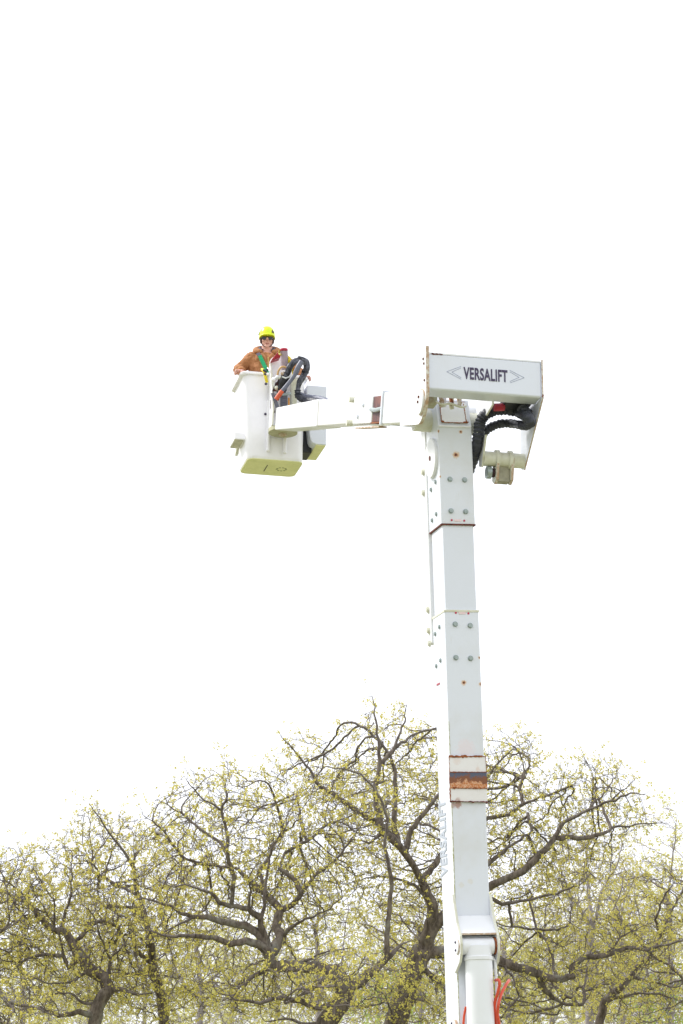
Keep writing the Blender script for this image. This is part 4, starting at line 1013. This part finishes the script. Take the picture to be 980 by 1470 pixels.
def oak(name, label, Y, base, guides, blobs, npts, seed, cat='tree', group=None, mats=(None, None, None), step=.15, dkill=.29, tip=.0072, per=.9, tseg=.11, tr=.0048, lk=7, ls=.058, tufts=.62, ex=1.98, spr=.03, wig=1.8, skym=-4, dinf=1.5):
    rg = np.random.default_rng(seed); rd = random.Random(seed)
    bark, tw, lf = mats[0] or M_bark, mats[1] or M_barkd, mats[2] or M_leaf
    g0 = PY(base[0][0], base[0][1], Y); root_loc = Vector((g0.x, Y, 0))
    root = empty(name, root_loc, label, cat, group)
    nodes = []; par = []; minr = []
    def addline(pts3, p0, r0, r1):
        q = p0; tot = sum((b_ - a).length for a, b_ in zip(pts3, pts3[1:])) + 1e-6; acc = 0
        for a, b_ in zip(pts3, pts3[1:]):
            L = (b_ - a).length; k = max(1, int(round(L / step)))
            for i in range(1, k + 1):
                f = (acc + L * i / k) / tot
                jj = Vector((rd.gauss(0, 1), rd.gauss(0, 1), rd.gauss(0, 1))) * step * (.10 if i < k else .0)
                nodes.append(tuple(a.lerp(b_, i / k) + jj)); par.append(q); minr.append(r0 + (r1 - r0) * f); q = len(nodes) - 1
            acc += L
    nodes.append(tuple(root_loc + Vector((0, 0, -.2)))); par.append(-1); minr.append(base[0][2])
    tr3 = [root_loc] + [PY(x, y, Y) for x, y, _ in base]
    addline(tr3, 0, base[0][2], base[-1][2])
    for gl in guides:
        r0, pts = gl[0], gl[1:]
        A_ = np.array(nodes); X_, Y_ = np_proj(A_); j = int(((X_ - pts[0][0]) ** 2 + (Y_ - pts[0][1]) ** 2).argmin())
        yy = nodes[j][1]; e = rd.uniform(-wig, wig); L = len(pts)
        p3 = [Vector(nodes[j])] + [PY(x, y, yy + e * (i + 1) / L) for i, (x, y) in enumerate(pts[1:])]
        addline(p3, j, r0, .012)
    pts = []
    tot = sum(b_[2] * b_[3] for b_ in blobs)
    for bx_, by_, rx, ry, rz in blobs:
        k = int(npts * rx * ry / tot * 1.4); c = PY(bx_, by_, Y); mpp = (PY(bx_ + 1, by_, Y) - c).x
        q = unit(rg.normal(0, 1, (k, 3))) * (rg.random((k, 1)) ** .42)
        pts.append(np.array(c) + np.array([0, rz * (.55 if by_ < 1425 else -.6), 0]) + q * np.array([rx * mpp, rz, ry * mpp]))
    A = np.concatenate(pts); X_, Y_ = np_proj(A); A = A[(Y_ > np.interp(X_, sx, sy) + skym) & (A[:, 2] > 2.2)]
    Pn, par2, D = grow(np.array(nodes), par, A, step, dinf, dkill, 160, rg)
    n = len(Pn); acc = np.zeros(n); rad = np.zeros(n); mr = np.zeros(n); mr[:len(minr)] = minr
    for i in range(n - 1, -1, -1):
        r = acc[i] ** (1 / ex) if acc[i] > 0 else tip
        r = max(r, tip); rad[i] = r
        if par2[i] >= 0: acc[par2[i]] += r ** ex
    rad = np.where(mr > 0, np.clip(rad, mr * .78, np.maximum(mr * .95, .03)), rad)
    for i in range(n - 1, 0, -1):
        if par2[i] >= 0: rad[par2[i]] = max(rad[par2[i]], rad[i] * .985)
    for i in range(n):                                                     # never thicker than the parent
        if par2[i] >= 0: rad[i] = min(rad[i], rad[par2[i]])
    V1, F1 = tree_mesh(Pn, par2, rad, root, (bark, tw), .045)
    V2, F2, tp, T = twigs(Pn, par2, D, rad, rg, per, tseg, tr)
    mesh_np('branches', np.concatenate([V1, V2]), np.concatenate([F1, F2 + len(V1)]), [tw], WL[root.name], root, True, 'stuff')
    k3 = rg.random(len(tp)) < tufts; k2 = rg.random(len(tp)) < tufts * .3
    C = np.concatenate([tp[k3, 3], tp[k2, 2]]); TT = np.concatenate([T[k3, 3], T[k2, 2]])
    V3, F3 = leaves(C, TT, rg, lk, ls, spr)
    mesh_np('foliage', V3, F3, [lf], WL[root.name], root, False, 'stuff')
    print(name, 'nodes', n, 'twigs', len(tp), 'tufts', len(C), 'tris', 2 * (len(F1) + len(F2) + len(F3)))
    return root

exec_trees = True
import time; T0 = time.time()
# left edge oak, its trunk outside the frame
oak('oak_tree', 'oak at the left edge whose lowest thick limb enters near the bottom corner', 55, [(-70, 1540, .26), (-70, 1480, .25)],
    [(.17, (-70, 1480), (-40, 1430), (0, 1426), (17, 1438), (49, 1446), (83, 1458)), (.14, (-70, 1480), (-80, 1400), (-60, 1330)), (.08, (0, 1426), (20, 1450), (10, 1470)), (.08, (-60, 1400), (-20, 1350), (10, 1330))],
    [(-40, 1300, 110, 115, 3.5), (20, 1450, 90, 40, 3)], 1300, 11)
oak('oak_tree', 'spreading oak at left whose trunk divides low near the bottom of the photo', 57, [(140, 1540, .24), (136, 1470, .22), (143, 1440, .21), (157, 1421, .20)],
    [(.19, (157, 1421), (150, 1405), (130, 1392), (118, 1375), (105, 1355), (91, 1336), (78, 1336), (66, 1326), (51, 1306), (37, 1294), (22, 1289), (2, 1277), (-20, 1262)),
     (.08, (118, 1375), (98, 1389), (91, 1372), (85, 1343), (78, 1330)), (.06, (91, 1371), (66, 1370), (49, 1359), (30, 1352)), (.055, (66, 1370), (42, 1375), (27, 1381), (2, 1378)),
     (.11, (136, 1464), (112, 1452), (84, 1458), (58, 1446), (28, 1450), (0, 1440)), (.10, (157, 1421), (176, 1420), (200, 1428), (222, 1424)), (.06, (157, 1416), (157, 1400), (158, 1377), (175, 1358)), (.05, (157, 1377), (150, 1360), (140, 1330)), (.05, (78, 1336), (78, 1310), (77, 1290)),
     (.05, (85, 1330), (92, 1318), (98, 1299), (103, 1277), (104, 1230)), (.06, (105, 1355), (130, 1328), (150, 1322), (170, 1330)), (.055, (130, 1392), (100, 1410), (70, 1412), (40, 1400)),
     (.05, (51, 1306), (30, 1280), (10, 1265)), (.06, (143, 1440), (120, 1440), (100, 1425), (60, 1428)), (.05, (22, 1289), (20, 1300), (40, 1320), (52, 1335))],
    [(60, 1305, 110, 120, 3.5), (110, 1400, 110, 50, 3), (150, 1330, 70, 70, 3)], 3000, 12)
oak('oak_tree', 'slender leaning oak between the two spreading oaks on the left', 60, [(240, 1540, .15), (236, 1470, .14), (232, 1430, .14), (222, 1400, .15)],
    [(.115, (222, 1400), (218, 1370), (216, 1348), (208, 1316), (198, 1286), (193, 1250), (181, 1227), (164, 1205), (147, 1181), (130, 1156)),
     (.11, (222, 1400), (214, 1380), (196, 1365), (187, 1345), (184, 1330)), (.10, (218, 1397), (200, 1399), (180, 1398), (165, 1405)),
     (.05, (193, 1250), (193, 1230), (192, 1212)), (.05, (198, 1286), (170, 1270), (140, 1255)), (.05, (208, 1316), (185, 1302), (150, 1300)), (.045, (216, 1348), (235, 1320), (240, 1290))],
    [(175, 1260, 95, 110, 3), (130, 1210, 50, 70, 2.5), (215, 1330, 60, 60, 3), (240, 1440, 60, 45, 3)], 2300, 13)
oak('oak_tree', 'large central oak of tangled limbs left of the boom with the roundest crown', 54,
    [(452, 1545, .26), (469, 1468, .24), (492, 1436, .23), (496, 1418, .23)],
    [(.23, (496, 1418), (481, 1393), (455, 1389), (424, 1387), (405, 1386), (391, 1388)),
     (.21, (496, 1418), (510, 1412), (522, 1404), (545, 1385), (562, 1370), (576, 1355), (589, 1350)),
     (.085, (552, 1375), (555, 1340), (559, 1304), (562, 1267), (554, 1225), (552, 1206), (556, 1174), (550, 1156), (536, 1130), (518, 1111), (491, 1103), (452, 1100)),
     (.15, (391, 1388), (384, 1365), (370, 1355), (352, 1350), (330, 1355), (305, 1345), (269, 1343), (239, 1343), (215, 1336), (200, 1335)),
     (.17, (391, 1388), (381, 1355), (369, 1338), (352, 1328), (318, 1323), (298, 1316), (276, 1316), (259, 1311), (247, 1301), (225, 1294), (205, 1289)),
     (.12, (381, 1355), (374, 1318), (357, 1304), (332, 1301), (315, 1296), (305, 1282), (274, 1272), (237, 1269)),
     (.15, (386, 1370), (404, 1345), (396, 1331), (403, 1306), (381, 1282), (357, 1265), (342, 1247), (318, 1245), (291, 1240)),
     (.08, (403, 1306), (418, 1300), (432, 1284), (451, 1257), (478, 1238), (500, 1211)), (.075, (404, 1342), (415, 1333), (439, 1318), (464, 1309), (491, 1289)),
     (.06, (381, 1282), (371, 1252), (384, 1233), (393, 1213), (408, 1193), (420, 1166)), (.07, (430, 1284), (420, 1260), (401, 1247), (408, 1225), (440, 1208), (466, 1186)),
     (.075, (332, 1301), (336, 1260), (327, 1228), (325, 1193), (318, 1164), (286, 1142), (268, 1120)), (.06, (327, 1228), (315, 1208), (286, 1189), (261, 1167), (225, 1147)),
     (.055, (291, 1240), (266, 1233), (251, 1216), (232, 1189), (205, 1169)), (.05, (357, 1304), (360, 1280), (356, 1262)), (.05, (274, 1316), (250, 1330), (235, 1342)),
     (.05, (318, 1164), (326, 1140), (325, 1120)), (.06, (374, 1318), (380, 1300), (384, 1250), (390, 1215)), (.09, (391, 1388), (365, 1400), (340, 1420), (330, 1440)),
     (.12, (487, 1442), (458, 1446), (430, 1436), (400, 1432), (372, 1440), (345, 1436), (312, 1424)), (.08, (492, 1436), (520, 1446), (548, 1440)), (.07, (469, 1468), (440, 1470), (410, 1462), (380, 1466)), (.05, (424, 1387), (455, 1370), (492, 1362)), (.06, (481, 1393), (450, 1420), (410, 1440)), (.05, (408, 1193), (395, 1150), (385, 1125)), (.05, (440, 1208), (430, 1170), (425, 1140))],
    [(325, 1198, 150, 122, 4), (250, 1290, 80, 80, 3), (430, 1250, 90, 100, 4), (350, 1400, 130, 50, 3.5), (490, 1430, 100, 50, 3.5), (500, 1180, 80, 90, 3)], 5200, 14)
oak('oak_tree', 'tallest oak directly behind the boom reaching out on both sides of it', 58,
    [(556, 1545, .36), (570, 1460, .34), (590, 1402, .32), (606, 1365, .28)],
    [(.22, (606, 1365), (618, 1335), (621, 1300), (605, 1262), (590, 1237), (572, 1213), (558, 1200)),
     (.12, (572, 1213), (540, 1179), (513, 1164), (486, 1145), (460, 1130), (444, 1103), (422, 1077), (404, 1058)),
     (.12, (558, 1200), (547, 1195), (542, 1165), (538, 1130), (544, 1100), (544, 1071), (539, 1032), (534, 1000)),
     (.10, (572, 1213), (565, 1185), (567, 1160), (568, 1132), (561, 1087), (550, 1071), (530, 1050), (510, 1038)),
     (.10, (580, 1222), (590, 1190), (615, 1159), (632, 1138), (650, 1100), (660, 1060)), (.07, (546, 1096), (566, 1074), (585, 1060), (605, 1050), (624, 1046)), (.05, (567, 1071), (575, 1050), (582, 1032), (583, 1012)),
     (.06, (621, 1300), (595, 1270), (560, 1258), (525, 1260), (500, 1268)), (.08, (605, 1262), (625, 1240), (650, 1210), (670, 1190)), (.05, (550, 1195), (530, 1210), (500, 1205)),
     (.21, (606, 1365), (650, 1368), (690, 1372), (714, 1378), (734, 1385), (771, 1397), (797, 1405), (822, 1401), (821, 1388), (837, 1374), (871, 1371), (900, 1360), (929, 1364), (980, 1350), (1010, 1345)),
     (.17, (618, 1335), (650, 1300), (680, 1285), (706, 1270), (751, 1251), (791, 1209), (809, 1180), (843, 1163), (877, 1149), (906, 1123)), (.075, (797, 1206), (837, 1203), (871, 1194), (880, 1187), (951, 1181)),
     (.10, (650, 1300), (680, 1255), (703, 1237), (740, 1209), (763, 1194), (758, 1171)), (.09, (632, 1240), (670, 1190), (700, 1174), (729, 1170), (751, 1154), (790, 1140), (823, 1126)),
     (.07, (690, 1285), (720, 1298), (746, 1293), (800, 1283), (831, 1271)), (.07, (670, 1190), (690, 1130), (710, 1100), (740, 1070)), (.05, (751, 1154), (745, 1130), (760, 1100)), (.06, (871, 1371), (890, 1345), (920, 1330)),
     (.10, (771, 1397), (782, 1422), (806, 1440), (836, 1442)), (.10, (600, 1385), (640, 1420), (690, 1440), (730, 1432), (775, 1446)), (.045, (794, 1404), (792, 1370), (783, 1349), (769, 1331)), (.05, (843, 1163), (870, 1135), (885, 1110)), (.05, (877, 1149), (905, 1138), (925, 1140)), (.05, (714, 1378), (735, 1400), (745, 1430), (720, 1460)),
     (.05, (877, 1187), (860, 1150), (850, 1120)), (.05, (734, 1310), (735, 1330), (780, 1335))],
    [(545, 1110, 105, 110, 4), (640, 1110, 80, 100, 4), (430, 1090, 50, 50, 2.5), (735, 1128, 85, 105, 4), (850, 1145, 90, 82, 3.5), (780, 1230, 120, 70, 4), (850, 1360, 130, 60, 3.5), (600, 1290, 100, 90, 4), (720, 1420, 120, 60, 4), (590, 1440, 80, 45, 3)], 6500, 15)
oak('oak_tree', 'oak at lower right with one limb slanting up to the right edge', 63, [(845, 1555, .15), (856, 1480, .13), (868, 1437, .12)],
    [(.11, (868, 1437), (900, 1408), (914, 1388), (934, 1371), (948, 1345), (962, 1310), (985, 1270)), (.07, (906, 1406), (945, 1411), (980, 1420)), (.07, (874, 1437), (905, 1427), (945, 1426), (980, 1437)),
     (.06, (948, 1345), (940, 1320), (952, 1290), (970, 1260)), (.05, (934, 1371), (960, 1385), (985, 1410)), (.06, (934, 1371), (900, 1330), (880, 1310))],
    [(950, 1310, 80, 90, 3), (920, 1420, 90, 50, 3)], 2000, 16)
oak('oak_tree', 'thin upright tree with a forked stem between the right-hand limbs', 72, [(846, 1555, .16), (846, 1470, .15), (846, 1370, .14), (848, 1332, .13)],
    [(.09, (848, 1332), (838, 1312), (823, 1291), (812, 1268), (806, 1254), (796, 1225)), (.09, (848, 1332), (855, 1318), (863, 1280), (872, 1262), (883, 1246), (893, 1215)), (.07, (850, 1325), (847, 1303), (843, 1263), (840, 1243), (842, 1215))],
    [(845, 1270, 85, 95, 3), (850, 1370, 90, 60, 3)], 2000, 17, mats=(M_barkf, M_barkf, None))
print('main trees', time.time() - T0)
# further trees behind
far = [(30, 1340, 88, 1265, 95, 'far tree low at the left edge behind the leftmost oak', 0), (125, 1370, 96, 1275, 80, 'far tree seen through the left oak\'s crown', 0),
       (285, 1370, 84, 1235, 90, 'far tree behind the lower left limbs of the central oak', 0), (330, 1400, 106, 1330, 100, 'far tree filling the gap below the central oak\'s lowest limbs', 0),
       (455, 1380, 92, 1215, 90, 'far tree standing between the central oak and the tallest oak', 0), (560, 1440, 80, 1400, 38, 'fresh green young tree low beside the tallest oak\'s trunk', 1),
       (600, 1350, 100, 1250, 100, 'far tree hidden mostly by the tallest oak left of the boom', 0), (725, 1380, 86, 1270, 80, 'far tree just right of the boom and hoses', 0),
       (790, 1370, 104, 1265, 90, 'far tree above the big low limb at right', 0), (930, 1440, 82, 1400, 42, 'bright green young tree low at the right', 1),
       (960, 1260, 76, 1130, 80, 'pale budding tree rising at the right edge', 0), (890, 1330, 98, 1215, 85, 'far tree behind the right-hand oak limbs', 0),
       (70, 1400, 118, 1345, 120, 'pale tree of the farthest row at lower left', 0), (205, 1400, 122, 1350, 110, 'pale tree of the farthest row between the two left trunks', 0),
       (395, 1400, 118, 1345, 120, 'pale tree of the farthest row below the central oak\'s fork', 0), (540, 1400, 125, 1330, 110, 'pale tree of the farthest row left of the tallest oak\'s trunk', 0),
       (675, 1400, 120, 1320, 100, 'pale tree of the farthest row hidden mostly by the boom base', 0), (820, 1400, 122, 1335, 110, 'pale tree of the farthest row under the big low limb', 0), (960, 1400, 118, 1320, 110, 'pale tree of the farthest row in the lower right corner', 0)]
for i, (px, py, Y, top, rx, lab, gk) in enumerate(far):
    ry = (1560 - top) / 2
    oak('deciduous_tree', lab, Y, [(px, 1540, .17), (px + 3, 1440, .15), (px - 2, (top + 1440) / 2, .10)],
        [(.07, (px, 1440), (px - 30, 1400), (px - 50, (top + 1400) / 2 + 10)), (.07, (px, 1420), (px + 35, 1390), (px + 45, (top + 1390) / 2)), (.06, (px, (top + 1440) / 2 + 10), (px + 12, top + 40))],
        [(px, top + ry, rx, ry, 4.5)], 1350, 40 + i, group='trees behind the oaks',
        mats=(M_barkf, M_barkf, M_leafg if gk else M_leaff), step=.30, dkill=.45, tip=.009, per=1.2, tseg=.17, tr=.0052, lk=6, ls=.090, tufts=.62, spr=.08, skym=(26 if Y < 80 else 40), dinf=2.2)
print('all trees', time.time() - T0)
